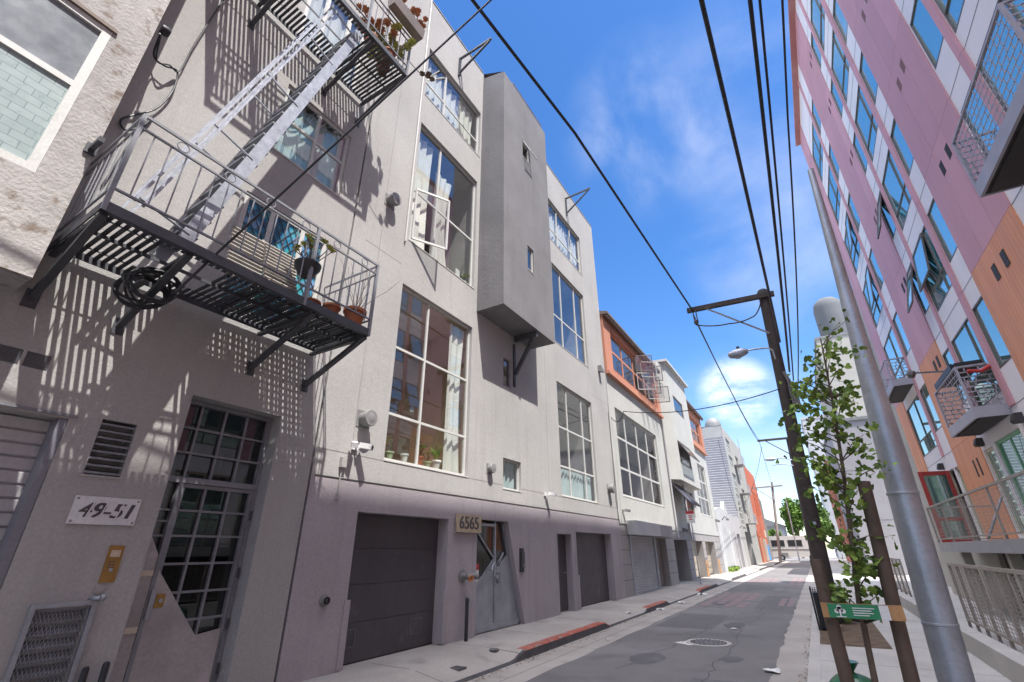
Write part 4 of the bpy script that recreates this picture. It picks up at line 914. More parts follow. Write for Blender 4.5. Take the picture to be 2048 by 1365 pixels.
MB().lathe((F+.22, 8.78, 1.13), [(.06, 0), (.062, .05), (.05, .06)], (.6, .8, 0), 14).build('cap', 'gray_cap', fd_, smooth=True)
hb_ = MB().tube([(F, 8.75, .72), (F+.07, 8.75, .72), (F+.09, 8.78, .66)], .015, 8).lathe((F+.05, 8.75, .73), [(.03, 0), (.03, .02)], (0, 0, 1), 10); tag(hb_.build('hose_tap', 'galv', smooth=True), 'small hose tap on the grey wall under the fire connection', 'tap')
tag(MB().lathe((F+.14, 8.62, 0), [(.035, 0), (.035, .72), (.025, .74), (.001, .742)], k=16).build('bollard', 'black_plastic', smooth=True), 'black steel bollard post on the pavement before the fire connection', 'bollard')
it = thing('entry_phone', (F, 11.06, 1.14), 'black entry phone panel on the wall right of the slanted door', 'intercom')
MB().box(F+.002, F+.03, 10.96, 11.14, 1.12, 1.66).build('panel', 'black_plastic', it); MB().box(F+.03, F+.045, 11.02, 11.16, 1.22, 1.58).build('hood', 'charcoal_paint', it); MB().lathe((F+.045, 11.10, 1.27), [(.02, 0), (.016, .012)], (1, 0, 0), 10).build('button', 'bare_steel', it)
def camera_(x, y, z, label, m='white_paint', double=False):
    t = thing('security_camera', (x, y, z), label, 'security camera')
    MB().box(x+.002, x+.04, y-.06, y+.06, z-.05, z+.05).build('mount', m, t)
    MB().bar((x+.04, y, z), (x+.13, y+.02, z-.03), .03).build('arm', m, t)
    hd = MB().bar((x+.08, y+.06, z+.03), (x+.27, y+.16, z-.01), .11, .09); 
    if double: hd.bar((x+.08, y-.08, z+.03), (x+.22, y-.17, z-.02), .10, .09)
    hd.build('head', m, t); MB().lathe((x+.27, y+.16, z-.01), [(.035, 0), (.035, .008)], (.9, .45, -.2), 12).build('lens', 'rubber', t)
camera_(F, 5.40, 3.23, 'white twin head security light left of the lowest tall window', 'white_paint', True)
camera_(F, 12.45, 3.08, 'white bullet security camera on the grey wall left of the far window', 'white_paint')
camera_(F+.0, 19.25, 3.05, 'grey flood camera on the white wall just past the grey building', 'gray_cap')
jb = MB().box(F+.002, F+.07, 5.14, 5.24, 2.86, 3.02).tube([(F+.02, 5.19, 2.86), (F+.02, 5.18, 2.42)], .012, 8).box(F+.002, F+.045, 5.155, 5.215, 2.36, 2.46)
tag(jb.build('junction_box', 'stucco_light'), 'pale junction box with short conduit under the twin security light', 'junction box')
for i, (y, z0_, z1_) in enumerate(((7.50, 15.15, 15.98), (15.47, 15.30, 16.30))):
    t = thing('hoist_bracket', (F, y, z0_), ('dark triangular hoist bracket above the left column of windows', 'dark triangular hoist bracket above the far column of windows')[i], 'bracket', 'hoist brackets near the roof')
    MB().box(F+.003, F+.06, y-.035, y+.035, z0_, z1_).build('upright', 'black_steel', t); MB().bar((F+.06, y, z1_-.03), (F+1.22, y, z1_+.02), .06, .06).build('arm', 'black_steel', t); MB().bar((F+.06, y, z0_+.15), (F+1.16, y, z1_-.03), .055, .055).build('brace', 'black_steel', t)
dp = MB().tube([(F+.03, 6.02, 7.9), (F+.03, 6.02, 16.8)], .022, 8); tag(dp.build('drain_pipe', 'white_frame', smooth=True), 'thin pale pipe running up beside the left window column', 'pipe')
cd = MB().tube([(F+.03, 18.6, 7.0), (F+.03, 18.62, 5.2), (F+.03, 18.55, 3.4), (F+.03, 18.68, 2.5)], .018, 6); tag(cd.build('conduit', 'gray_cap', smooth=True), 'thin grey conduit down the seam between grey and white buildings', 'conduit')

# ================================================================ white building with salmon upper storey
C = thing('salmon_white_building', (-9, 30, 0), 'white building with salmon upper storey, dormer tower and grid windows', 'building')
c0, c1 = 18.76, 42.2
opsC = [(19.55, 26.35, 3.66, 7.46, .12), (36.1, 40.7, 3.85, 7.62, .12), (31.45, 34.1, 3.57, 5.05, .10)]
mb = wall(MB(), F, 1, c0, c1, 2.56, 8.86, opsC)
mb.face([(F, c1, 0), (-14, c1, 0), (-14, c1, 12.2), (F, c1, 12.2)]); mb.face([(F, c0, 8.8), (F, c1, 8.8), (-14, c1, 8.8), (-14, c0, 8.8)])
mb.build('wall', 'white_stucco', C, recalc=False)
FL = F-.03
opsL = [(19.85, 23.55, 0, 2.16, .12, True), (23.75, 25.6, 0, 2.12, .36, True), (27.3, 30.4, 0, 2.12, .9, True), (31.7, 35.1, 0, 2.12, .5, True), (36.0, 39.6, 0, 2.12, .5, True)]
mb = wall(MB(), FL, 1, c0, c1, 0, 2.56, opsL); mb.face([(FL, c0, 2.56), (FL, c1, 2.56), (F, c1, 2.56), (F, c0, 2.56)]); mb.build('lower_wall', 'grey_beige', C, recalc=False)
jn = MB()
for z in (.55, 1.08, 1.60, 2.13):
    for a, b in ((c0, 19.84), (25.61, 27.29), (30.41, 31.69), (35.11, 35.99), (39.61, c1)): jn.box(FL+.0005, FL+.004, a, b, z, z+.018)
jn.build('wall_joint', 'kerb_dark', C)
rs = MB()
for i in range(26):
    z0 = .05+2.1*i/26; rs.prism([(FL-.09, 19.95, z0), (FL-.055, 19.95, z0+.02), (FL-.055, 19.95, z0+.06), (FL-.09, 19.95, z0+.078)], (0, 3.5, 0))
sh = rs.build('roller_shutter', 'roller_shutter', C)
MB().box(FL-.1, FL+.03, 19.86, 19.95, .01, 2.15).box(FL-.1, FL+.03, 23.45, 23.54, .01, 2.15).box(FL-.098, FL+.028, 19.95, 23.45, .01, .05).build('guide_rail', 'galv', sh)
sb = MB().box(F+.003, F+.38, 19.62, 21.28, 2.17, 2.70); sb.build('shutter_box', 'white_wall', C); MB().box(F+.003, F+.375, 21.285, 23.3, 2.17, 2.69).build('shutter_box_cover', 'light_grey_wall', C); MB().box(F+.003, F+.37, 23.31, 25.6, 2.17, 2.68).build('shutter_box_cover', 'grey_beige', C)
def pdoor(y0, y1, z1, dep, m, x=FL):
    g = MB(); n = 5
    g.box(x-dep-.05, x-dep-.02, y0+.003, y1-.003, .01, z1)
    for i in range(n): za = .02+(z1-.03)*i/n; g.box(x-dep-.02, x-dep, y0+.06, y1-.06, za+.025, za+(z1-.03)/n-.025)
    return g.build('panel_door', m, C)
pdoor(23.75, 25.6, 2.11, .30, 'brown_door'); pdoor(31.7, 35.1, 2.11, .42, 'tan_door'); pdoor(36.0, 39.6, 2.11, .42, 'tan_door')
MB().box(FL-.9+.005, FL-.86, 27.9, 29.7, .01, 2.1).build('recessed_door', 'door_trim', C); MB().box(FL-.86, FL-.80, 28.35, 28.65, 1.1, 1.5).build('letter_box', 'cast_iron', C)
for (y, h) in ((35.3, .95), (40.0, .95)): MB().box(FL+.002, FL+.02, y-.18, y+.5, .02, h).build('rust_guard', 'wood_board', C)
wc = window(C, F, 1, 19.55, 26.35, 3.66, 7.46, (21.1, 22.85, 24.6), (4.85, 6.18), fw=.10, rec=.1, room=2, gm='glass_clear')
window(C, F, 1, 36.1, 40.7, 3.85, 7.62, (37.6, 39.15), (5.1, 6.35), fw=.12, rec=.1, room=2)
window(C, F, 1, 31.45, 34.1, 3.57, 5.05, (32.3, 33.2), (), fw=.07, rec=.08, room=1, fm='bronze_frame')
# salmon storey, two sections
def salmon(y0, y1, wy0, wy1, wz0, wz1, vs, hs, skip, zt):
    mb = wall(MB(), F+.10, 1, y0, y1, 8.95, zt, [(wy0, wy1, wz0, wz1, .16)])
    mb.face([(F+.1, y0, 8.95), (F-.2, y0, 8.95), (F-.2, y0, zt), (F+.1, y0, zt)]); mb.face([(F+.1, y1, 8.95), (F-.2, y1, 8.95), (F-.2, y1, zt), (F+.1, y1, zt)])
    u = mb.build('salmon_storey', 'salmon', C, recalc=False)
    MB().box(F, F+.20, y0, y1, 8.80, 8.95).build('ledge', 'salmon', u)
    e = MB().prism([(F-.1, y0-.05, zt+.01), (F+.38, y0-.05, zt-.02), (F+.38, y0-.05, zt+.10), (F-4, y0-.05, zt+1.3), (F-4, y0-.05, zt+1.2)], (0, y1-y0+.1, 0)); e.build('eave', 'eave_brown', u)
    MB().box(F+.24, F+.34, y0, y1, zt-.12, zt-.02).build('gutter_pipe', 'eave_brown', u)
    return window(u, F+.10, 1, wy0, wy1, wz0, wz1, vs, hs, fm='salmon', fw=.13, rec=.12, room=1.6, skip=skip)
ws_ = salmon(18.78, 28.05, 19.7, 27.4, 9.30, 11.35, (21.55, 23.4, 25.4), (10.35,), ((2, 0), (3, 0), (2, 1), (3, 1)), 11.75)
salmon(34.95, 42.2, 36.5, 41.2, 9.35, 11.25, (38.0, 39.6), (10.3,), (), 11.9)
for i, (y, z0_, z1_, a) in enumerate(((23.5, 10.42, 11.30, 62), (24.5, 10.42, 11.30, 50), (25.45, 10.42, 11.30, 66), (23.5, 9.38, 10.30, 58), (24.5, 9.38, 10.30, 70), (25.45, 9.38, 10.30, 55), (26.4, 9.38, 10.30, 72))):
    d = Vector((math.sin(R(a)), math.cos(R(a)), 0)); p = Vector((F+.11, y, 0)); s_ = MB(); wd = .92
    for t in (.02, wd): s_.bar(p+d*t+Vector((0, 0, z0_)), p+d*t+Vector((0, 0, z1_)), .045, .035)
    for z in (z0_, z1_): s_.bar(p+d*.02+Vector((0, 0, z)), p+d*wd+Vector((0, 0, z)), .035, .045)
    cs2 = s_.build('open_casement', 'olive_grey' if i % 2 else 'bronze_frame', C)
    MB().face([p+d*.04+Vector((0, 0, z0_)), p+d*wd+Vector((0, 0, z0_)), p+d*wd+Vector((0, 0, z1_)), p+d*.04+Vector((0, 0, z1_))]).build('pane', 'glass_clear', cs2, recalc=False)
# tower with a pyramid roof
XT = F+.55; tw = MB()
wall(tw, XT, 1, 28.6, 34.5, 5.3, 12.55, [(29.9, 32.6, 9.75, 10.75, .1), (29.2, 32.4, 6.35, 7.70, .1)])
tw.face([(F, 28.1, 5.3), (XT, 28.6, 5.3), (XT, 28.6, 12.55), (F, 28.1, 12.55)]); tw.face([(XT, 34.5, 5.3), (F, 34.9, 5.3), (F, 34.9, 12.55), (XT, 34.5, 12.55)]); tw.face([(F, 28.1, 5.3), (F, 34.9, 5.3), (XT, 34.5, 5.3), (XT, 28.6, 5.3)])
tw.face([(F, 28.1, 12.55), (F, 28.1, 8.8), (F-3, 28.1, 8.8), (F-3, 28.1, 12.55)]); tw.face([(F, 34.9, 12.55), (F, 34.9, 8.8), (F-3, 34.9, 8.8), (F-3, 34.9, 12.55)])
tower = tw.build('tower', 'white_stucco', C, recalc=False)
rf = MB().face([(F-3.2, 27.9, 12.56), (XT+.25, 28.4, 12.56), (XT+.25, 34.7, 12.56), (F-3.2, 35.1, 12.56)]); ap = (F-1.2, 31.5, 13.9)
for a, b in (((F-3.2, 27.9, 12.7), (XT+.25, 28.4, 12.7)), ((XT+.25, 28.4, 12.7), (XT+.25, 34.7, 12.7)), ((XT+.25, 34.7, 12.7), (F-3.2, 35.1, 12.7)), ((F-3.2, 35.1, 12.7), (F-3.2, 27.9, 12.7))):
    rf.face([a, b, ap]); rf.face([(a[0], a[1], 12.56), (b[0], b[1], 12.56), b, a])
rf.build('roof', 'roof_tile', tower)
window(tower, XT, 1, 29.9, 32.6, 9.75, 10.75, (), (), fm='bronze_frame', fw=.1, room=.5, rec=.03)
wt = window(tower, XT, 1, 29.2, 32.4, 6.35, 7.70, (), (6.75,), fm='bronze_frame', fw=.1, room=.5, rec=.03, skip=((0, 1),))
d = Vector((math.sin(R(32)), 0, -math.cos(R(32)))); p = Vector((XT+.03, 0, 7.62)); s_ = MB()
for y in (29.3, 32.3): s_.bar(p+Vector((0, y, 0)), p+Vector((0, y, 0))+d*1.0, .1, .05)
for t in (.03, .97): s_.bar(p+d*t+Vector((0, 29.3, 0)), p+d*t+Vector((0, 32.3, 0)), .05, .1)
aw = s_.build('awning_sash', 'bronze_frame', wt); MB().face([p+Vector((0, 29.35, 0)), p+Vector((0, 32.25, 0)), p+d*.97+Vector((0, 32.25, 0)), p+d*.97+Vector((0, 29.35, 0))]).build('awning_pane', 'glass_dark', tower, recalc=False)
# angled bay shadow window under the tower
un = MB(); d = Vector((math.sin(R(38)), 0, -math.cos(R(38)))); p = Vector((F+.02, 0, 5.15))
for y in (28.3, 29.9, 30.2, 31.0):
    un.bar(p+Vector((0, y, 0)), p+Vector((0, y, 0))+d*1.5, .1, .05)
for t in (.02, 1.48): un.bar(p+d*t+Vector((0, 28.3, 0)), p+d*t+Vector((0, 31.0, 0)), .05, .1)
un.face([p+Vector((0, 28.3, 0)), p+Vector((0, 31, 0)), p+d*1.5+Vector((0, 31, 0)), p+d*1.5+Vector((0, 28.3, 0))])
un.build('open_awning', 'charcoal_paint', C)
for y, lab in ((27.95, 'grey downpipe on the white building just left of the tower'), (31.25, 'grey downpipe beneath the tower of the white building')):
    t = MB().tube([(F+.12, y-.25, 8.7), (F+.07, y, 8.3 if y < 30 else 5.3), (F+.07, y, 2.5), (F+.12, y, 2.2)] if y < 30 else [(F+.07, y, 5.3), (F+.07, y, 2.5), (F+.12, y, 2.2)], .06, 8); tag(t.build('downpipe', 'light_grey_wall', smooth=True), lab, 'downpipe')
for y, z, lab in ((29.6, 2.55, 'small dark wall lamp under the tower of the white building'), (41.6, 3.6, 'small dark wall lamp at the far end of the white building')):
    tag(MB().prism([(F+.003, y, z), (F+.3, y, z-.04), (F+.32, y, z+.1), (F+.003, y, z+.22)], (0, .3, 0)).build('wall_lamp', 'gray_cap'), lab, 'wall lamp')
# parking sign on a post at the left kerb
ps_ = thing('parking_sign', (-5.5, 27.6, 0), 'white parking sign with red top on a thin post at the left kerb', 'sign')
MB().tube([(-5.45, 27.6, 0), (-5.45, 27.6, 3.62)], .03, 8).build('post', 'galv', ps_, smooth=True)
MB().box(-5.66, -5.24, 27.545, 27.565, 2.90, 3.50).build('plate', 'paper', ps_); MB().box(-5.66, -5.24, 27.538, 27.544, 3.36, 3.50).build('red_band', 'sign_red', ps_)
mk = MB()
for k, (z, a) in enumerate(((3.24, .2), (3.16, .14), (3.06, .18))): mk.box(-5.45-a/2, -5.45+a/2, 27.54, 27.5445, z, z+.04)
mk.box(-5.52, -5.38, 27.533, 27.5375, 3.41, 3.45); mk.build('marking', 'sign_red', ps_)

# ================================================================ far left row
D1 = thing('white_garden_building', (-8, 46, 0), 'low white walled building with curved top past the salmon building', 'building')
mb = MB(); n = 10
for i in range(n):
    ya, yb = 42.3+7.2*i/n, 42.3+7.2*(i+1)/n; za, zb_ = 4.35+.55*math.sin(i/n*2.6+.4), 4.35+.55*math.sin((i+1)/n*2.6+.4)
    mb.face([(F, ya, 0), (F, yb, 0), (F, yb, zb_), (F, ya, za)]); mb.face([(F, ya, za), (F, yb, zb_), (F-.4, yb, zb_), (F-.4, ya, za)])
mb.build('wall', 'white_wall', D1, recalc=False)
MB().box(F+.003, F+.06, 43.2, 47.6, .35, 3.5).build('gate_door', 'white_wall', D1)
jn = MB().box(F+.001, F+.09, 43.05, 43.2, .02, 3.65).box(F+.001, F+.09, 47.6, 47.9, .02, 3.3); jn.build('door_post', 'white_paint', D1)
gr_ = MB(); rg_ = random.Random(4)
for k in range(260): leaf(gr_, (F+.15+rg_.uniform(-.1, .25), 43.2+rg_.random()*4.4, .04+rg_.random()*.25), .16, rg_)
o = gr_.build('weeds', 'leaf_light', recalc=False); o['kind'] = 'stuff'
D2 = thing('pale_annex_building', (-8, 53, 0), 'pale grey annex with dark doorway before the ribbed grey building', 'building')
mb = wall(MB(), F, 1, 49.55, 57, 0, 4.6, [(52.9, 55.0, 0, 3.0, .6, True), (50.2, 52.4, .9, 2.6, .05, True)]); mb.face([(F, 49.55, 4.6), (F, 57, 4.6), (-12, 57, 4.6), (-12, 49.55, 4.6)]); mb.face([(F, 49.55, 0), (F, 49.55, 4.6), (-12, 49.55, 4.6), (-12, 49.55, 0)]); mb.build('wall', 'light_grey_wall', D2, recalc=False)
MB().box(F-.045, F-.03, 50.25, 52.35, .92, 2.58).build('shutter', 'steel_siding', D2); MB().box(F-.58, F-.55, 53, 54.9, .02, 2.9).build('dark_door', 'charcoal_paint', D2)
pk = MB().prism([(F-.4, 49.6, 4.6), (F-.4, 52.6, 4.6), (F-.4, 51.2, 5.9)], (-.3, 0, 0)); pk.build('gable', 'white_wall', D2)
def far_fit(name, y, z, lab): tag(MB().tube([(F, y, z), (F+.25, y, z+.25), (F+.45, y, z+.1)], .035, 6).lathe((F+.45, y, z-.05), [(.14, 0), (.1, .12), (.03, .17)], (0, 0, 1), 10).build(name, 'kerb_dark', smooth=True), lab, 'wall lamp')
far_fit('gooseneck_lamp', 45.2, 3.9, 'dark gooseneck lamp on the low white wall'); far_fit('gooseneck_lamp', 56.2, 3.6, 'dark gooseneck lamp on the pale annex by the doorway')
Dd = thing('ribbed_grey_building', (-9, 65, 0), 'tall grey building with ribbed steel side wall and tall stair windows', 'building')
mb = wall(MB(), F, 1, 57.05, 73, 0, 14.6, [(59.0, 62.2, 4.0, 9.6, .2), (59.0, 62.2, 10.4, 11.6, .2), (59, 62.2, 12.2, 13.6, .2), (60, 63.5, 0, 3.4, 1.0, True), (65.5, 68.5, 4.2, 8.5, .2), (65.5, 68.5, 9.6, 12.5, .2)]); mb.face([(F, 73, 0), (-16, 73, 0), (-16, 73, 14.6), (F, 73, 14.6)]); mb.face([(F, 57, 14.6), (F, 73, 14.6), (-16, 73, 14.6), (-16, 57, 14.6)])
mb.build('wall', 'olive_grey', Dd, recalc=False)
sd2 = MB(); n = 36
for i in range(n): z0 = 4.0+9.3*i/n; z1_ = z0+9.3/n; sd2.face([(F, 57.05, z0), (-16, 57.05, z0), (-16, 57.0, z1_-.03), (F, 57.0, z1_-.03)]); sd2.face([(F, 57.0, z1_-.03), (-16, 57.0, z1_-.03), (-16, 57.05, z1_), (F, 57.05, z1_)])
sd2.build('ribbed_siding', 'steel_siding', Dd, recalc=False)
pt_ = MB().prism([(F-.02, 57.02, 13.3), (F-.02, 57.02, 14.58), (-8.2, 57.02, 14.58), (-10.5, 57.02, 13.3)], (0, .2, 0)); pt_.build('parapet', 'olive_grey', Dd)
MB().lathe((-7.4, 58.5, 14.6), [(.9, 0), (.9, .5), (.7, 1.0), (.3, 1.25), (.01, 1.3)], k=18).build('roof_vent', 'gray_cap', Dd, smooth=True)
window(Dd, F, 1, 59.0, 62.2, 4.0, 9.6, (61.0,), (4.7, 5.4, 6.1, 6.8, 7.5, 8.2, 8.9), fw=.14, room=1, rec=.1, sill=False); window(Dd, F, 1, 59.0, 62.2, 10.4, 11.6, (61.0,), (11.0,), fw=.14, room=1, rec=.1, sill=False); window(Dd, F, 1, 59.0, 62.2, 12.2, 13.6, (61.0,), (12.6, 13.1), fw=.14, room=1, rec=.1, sill=False)
window(Dd, F, 1, 65.5, 68.5, 4.2, 8.5, (67,), (5.2, 6.2, 7.3), fw=.14, room=1, rec=.1, sill=False); window(Dd, F, 1, 65.5, 68.5, 9.6, 12.5, (67,), (10.5, 11.5), fw=.14, room=1, rec=.1, sill=False)
fe = thing('far_fire_escape', (F, 64, 4), 'small distant fire escape with ladder on the ribbed grey building', 'fire escape')
for z in (4.3, 7.6, 10.9):
    k = MB().box(F+.01, F+1.0, 62.5, 65.2, z, z+.06); 
    for y in (62.5, 63.2, 63.9, 64.6, 65.2): k.box(F+.96, F+1.0, y-.03, y+.03, z+.06, z+1.0)
    k.box(F+.96, F+1.0, 62.5, 65.2, z+1.0, z+1.06); k.build('landing', 'light_grey_wall', fe)
ld = MB()
for y in (62.7, 63.2): ld.box(F+.9, F+.95, y-.03, y+.03, 3.5, 14.0)
for k in range(30): ld.box(F+.91, F+.94, 62.7, 63.2, 3.7+k*.34, 3.74+k*.34)
ld.build('ladder', 'light_grey_wall', fe)
E1 = thing('orange_brick_building', (-9, 83, 0), 'bright orange red brick building far down the left side', 'building')
mb = wall(MB(), F, 1, 74, 88, 0, 12.6, [(74.6, 77.5, 0, 3.2, .5, True), (80, 81.0, 6.0, 9.5, .2, True), (82.5, 83.5, 6.0, 9.5, .2, True), (85, 86, 6.0, 9.5, .2, True)]); mb.face([(F, 74, 0), (-15, 74, 0), (-15, 74, 14), (F, 74, 14)]); mb.face([(F, 74, 12.6), (F, 88, 12.6), (-15, 88, 12.6), (-15, 74, 12.6)]); mb.face([(F, 92, 0), (F, 88, 12.6), (-15, 88, 12.6), (-15, 92, 0)])
mb.build('wall', 'brick_red', E1, recalc=False); MB().box(F+.003, F+.08, 74.7, 77.4, .02, 3.1).build('orange_door', 'salmon', E1); MB().box(F+.003, F+.05, 84.5, 87.6, .1, 2.2).build('blue_mural', 'blue_paint', E1); MB().box(F+.003, F+.05, 79.5, 84.4, .1, 3.0).build('pale_mural', 'tan_door', E1)
MB().box(F+.003, F+.06, 85.2, 87.2, 3.3, 4.3).build('wall_sign', 'cream_panel', E1)
E2 = thing('brown_end_building', (-9, 95, 0), 'dark brown building end at the far street corner', 'building')
mb = MB().box(-16, F-.02, 88.1, 91.6, 0, 9.2); mb.build('wall', 'brown_wall', E2); mb = MB()
for y in (88.4, 89.8, 91.2): mb.box(F-.02, F+.06, y, y+.25, .02, 9.0)
mb.build('pilaster', 'wood_weathered', E2)
# ================================================================ pink and orange apartment block on the right
P = thing('pink_apartment_block', (8, 4, 0), 'tall pink, white and orange panelled apartment block on the right', 'building')
G = 4.8; PY0, PY1, PT = -26, 28.4, 25.35
def fl(k): return 7.8+3.08*k
wins = []                                                # (y0, y1, z0, z1, kind)
for k in range(-1, 5):
    z = fl(k); low = k < 0
    for (a, b, z0, kd) in ((14.33, 15.24, .87, 'a'), (15.63, 17.65, .45, 'b'), (17.96, 18.9, .9, 'c'), (21.92, 23.1, .87, 'a'), (23.45, 26.5, .45, 'b2'), (10.33, 11.27, .87, 'a'), (7.98, 10.0, .45, 'b'), (6.75, 7.68, .9, 'c'), (-2, -1.1, .87, 'a'), (-4.6, -2.4, .45, 'b'), (-14, -11.5, .45, 'b')):
        if low and kd == 'a': z0 = .87
        wins.append((a, b, z+z0, z+2.53, kd, k))
doors = [(15.75, 17.75, 1.66, 4.25), (14.1, 15.45, 1.66, 4.25), (18.0, 18.9, 1.9, 4.2), (22.7, 23.7, 1.70, 4.22), (21.95, 22.6, 1.9, 4.2), (24.3, 26.3, 2.2, 4.2), (10.3, 11.3, 1.7, 4.2), (7.9, 10.0, 1.7, 4.2)]
mb = wall(MB(), G, -1, PY0, PY1, 0, PT, [(w_[0], w_[1], w_[2], w_[3], .07) for w_ in wins]+[(*d_, .14) for d_ in doors])
mb.face([(G, PY1, 0), (16, PY1, 0), (16, PY1, PT), (G, PY1, PT)]); mb.face([(G, PY0, 0), (16, PY0, 0), (16, PY0, PT), (G, PY0, PT)]); mb.face([(G, PY0, PT), (16, PY0, PT), (16, PY1, PT), (G, PY1, PT)]); mb.face([(16, PY0, 0), (16, PY1, 0), (16, PY1, PT), (16, PY0, PT)])
mb.build('wall', 'white_panel', P, recalc=False)
def panels(ya, yb, cuts, m, za, zb, rows, th=.035):
    mb = MB(); ys = [ya, *cuts, yb]
    for i in range(len(ys)-1):
        for j in range(len(rows)-1): mb.box(G-th, G-.002, ys[i]+.004, ys[i+1]-.004, rows[j]+.004, rows[j+1]-.004)
    mb.build('cladding_strip', m, P)
rowsP = [fl(k) for k in range(0, 6)]+[PT]; rowsO = [1.64, fl(-1), fl(0)]
for (ya, yb, cuts) in ((18.95, 21.87, (19.75, 20.75)), (11.33, 14.29, (12.25, 13.18)), (26.56, 28.4, (27.6,)), (2.8, 6.7, (3.7, 4.6)), (-1, 2.8, (.2, 1.4)), (-9, -4.7, (-7, -6)), (PY0, -14.1, (-20,))):
    panels(ya, yb, cuts, 'pink_panel', fl(0), PT, rowsP); 
    gro = [ya+.16*i for i in range(1, int((yb-ya)/.16)) ] if ya > 2 else cuts
    panels(ya, yb, gro, 'orange_panel', 1.64, fl(0), rowsO)
for (ya, yb) in ((15.27, 15.60), (17.70, 17.93), (23.13, 23.42), (10.03, 10.30), (7.71, 7.95)):
    panels(ya, yb, (), 'pink_panel', 4.72, PT, [fl(-1), *rowsP], .05)
sm = MB()
for k in range(-1, 6):
    for (ya, yb) in ((14.3, 15.26), (15.61, 17.69), (17.94, 18.94), (21.88, 23.12), (23.43, 26.55), (10.31, 11.32), (7.96, 10.02), (6.7, 7.7)): sm.box(G-.004, G-.0005, ya, yb, fl(k)-.008, fl(k)+.008)
sm.build('panel_seam', 'bronze_frame', P)
MB().box(G-.30, G+.02, PY0, PY1, PT+.002, PT+.09).build('roof_edge', 'eave_pink', P)
for k in range(-1, 5):
    z = fl(k)+2.28
    for y0 in (12.33, 12.96, 19.25, 19.75):
        vt = MB()
        if k < 0: vt.box(G-.05, G-.036, y0, y0+.22, z+.02, z+.38)
        else:
            for i in range(6): vt.box(G-.042, G-.036, y0+.035*i, y0+.035*i+.018, z+.02, z+.34)
            vt.box(G-.039, G-.0355, y0-.02, y0+.215, z, z+.36)
        vt.build('vent', 'dark_soffit' if k < 1 else 'vent_brown', P)
for y0 in (19.5, 19.95, 12.33, 12.96): MB().box(G-.05, G-.036, y0, y0+.12, 3.6, 4.1).build('vent', 'dark_soffit', P)
rnd = random.Random(12)
for (a, b, z0, z1, kd, k) in wins:
    vs, hs, sk = (), (), ()
    if kd in ('b',): vs, hs = (a+.52,), (z0+.62,)
    if kd == 'b2': vs, hs = (a+1.3,), (z0+.62,)
    gm = 'glass_blue' if k >= 0 else 'glass_teal'
    w = window(P, G, -1, a, b, z0, z1, vs, hs, fm='bronze_frame', gm=gm, fw=.042, fd=.07, rec=-.006, room=0, sill=False, tilt=.35)
    open_ = (kd == 'c' and (k in (0, 1) and 17 < a < 19)) or (kd == 'b' and k == 0 and 15 < a < 16) or (kd == 'b2' and k in (1, 2))
    if open_ and a > 5:
        top = Vector((G-.02, 0, z1-.02)); an = R(8 if kd != 'c' else 15); d = Vector((-math.sin(an), 0, -math.cos(an))); L_ = (z1-z0)*(.62 if kd == 'b' else .9); ya, yb = (a+.02, b-.02) if kd == 'c' else ((a+.56, b-.02) if kd == 'b' else (a+.04, a+1.26))
        s_ = MB()
        for y in (ya, yb): s_.bar(top+Vector((0, y, 0)), top+Vector((0, y, 0))+d*L_, .05, .045)
        for t in (.02, L_-.02): s_.bar(top+d*t+Vector((0, ya, 0)), top+d*t+Vector((0, yb, 0)), .045, .05)
        so = s_.build('open_sash', 'bronze_frame', w)
        MB().face([top+d*t+Vector((0, y, 0)) for t, y in ((.03, ya), (.03, yb), (L_, yb), (L_, ya))]).build('sash_pane', gm, P, recalc=False)
for i, (a, b, z0, z1) in enumerate(doors):
    red = i == 3; fm = 'green_door' if i == 0 else 'bronze_frame'
    if red:
        MB().box(G+.05, G+.12, a+.01, a+.06, z0, z1).box(G+.05, G+.12, b-.06, b-.01, z0, z1).build('door_frame', 'cream_panel', P); MB().box(G+.9, G+.95, a-.4, b+.4, z0, z1).build('entry_hall', 'room_dark', P); continue
    w = window(P, G, -1, a, b, z0, z1, ((a+b)/2,) if b-a > 1.2 else (), (), fm='cream_panel' if i != 0 else 'green_door', gm='glass_teal', fw=.085, rec=.05, room=0, sill=False, name='patio_door')
rd = MB(); hx, hy = G-.04, 23.25; d = Vector((-.93, -.24, 0)).normalized(); p = Vector((hx, hy, 0)); 
for t in (.06, .90): rd.bar(p+d*t+Vector((0, 0, 1.72)), p+d*t+Vector((0, 0, 4.20)), .05, .13)
for z, h in ((1.80, .2), (4.13, .14), (2.55, .12)): rd.bar(p+d*.12+Vector((0, 0, z)), p+d*.84+Vector((0, 0, z)), .046, h)
ro = rd.build('red_door', 'red_door', P); MB().face([p+d*.1+Vector((0, 0, 1.8)), p+d*.86+Vector((0, 0, 1.8)), p+d*.86+Vector((0, 0, 4.1)), p+d*.1+Vector((0, 0, 4.1))]).build('pane', 'glass_teal', ro, recalc=False)
for y, z in ((18.6, 4.42), (23.9, 4.45), (15.3, 4.40)): MB().prism([(G-.20, y-.12, z-.06), (G-.17, y-.12, z-.12), (G-.002, y-.12, z-.12), (G-.002, y-.12, z+.10), (G-.14, y-.12, z+.10)], (0, .24, 0)).build('wall_lamp', 'dark_soffit', P)
fl_ = MB().bar((G-.04, 18.92, 6.72), (G-.75, 19.4, 6.95), .05); fl_.lathe((G-.75, 19.4, 6.9), [(.12, 0), (.14, .12), (.06, .2)], (-.6, .3, .3), 12); fl_.build('flood_lamp', 'cast_iron', P)
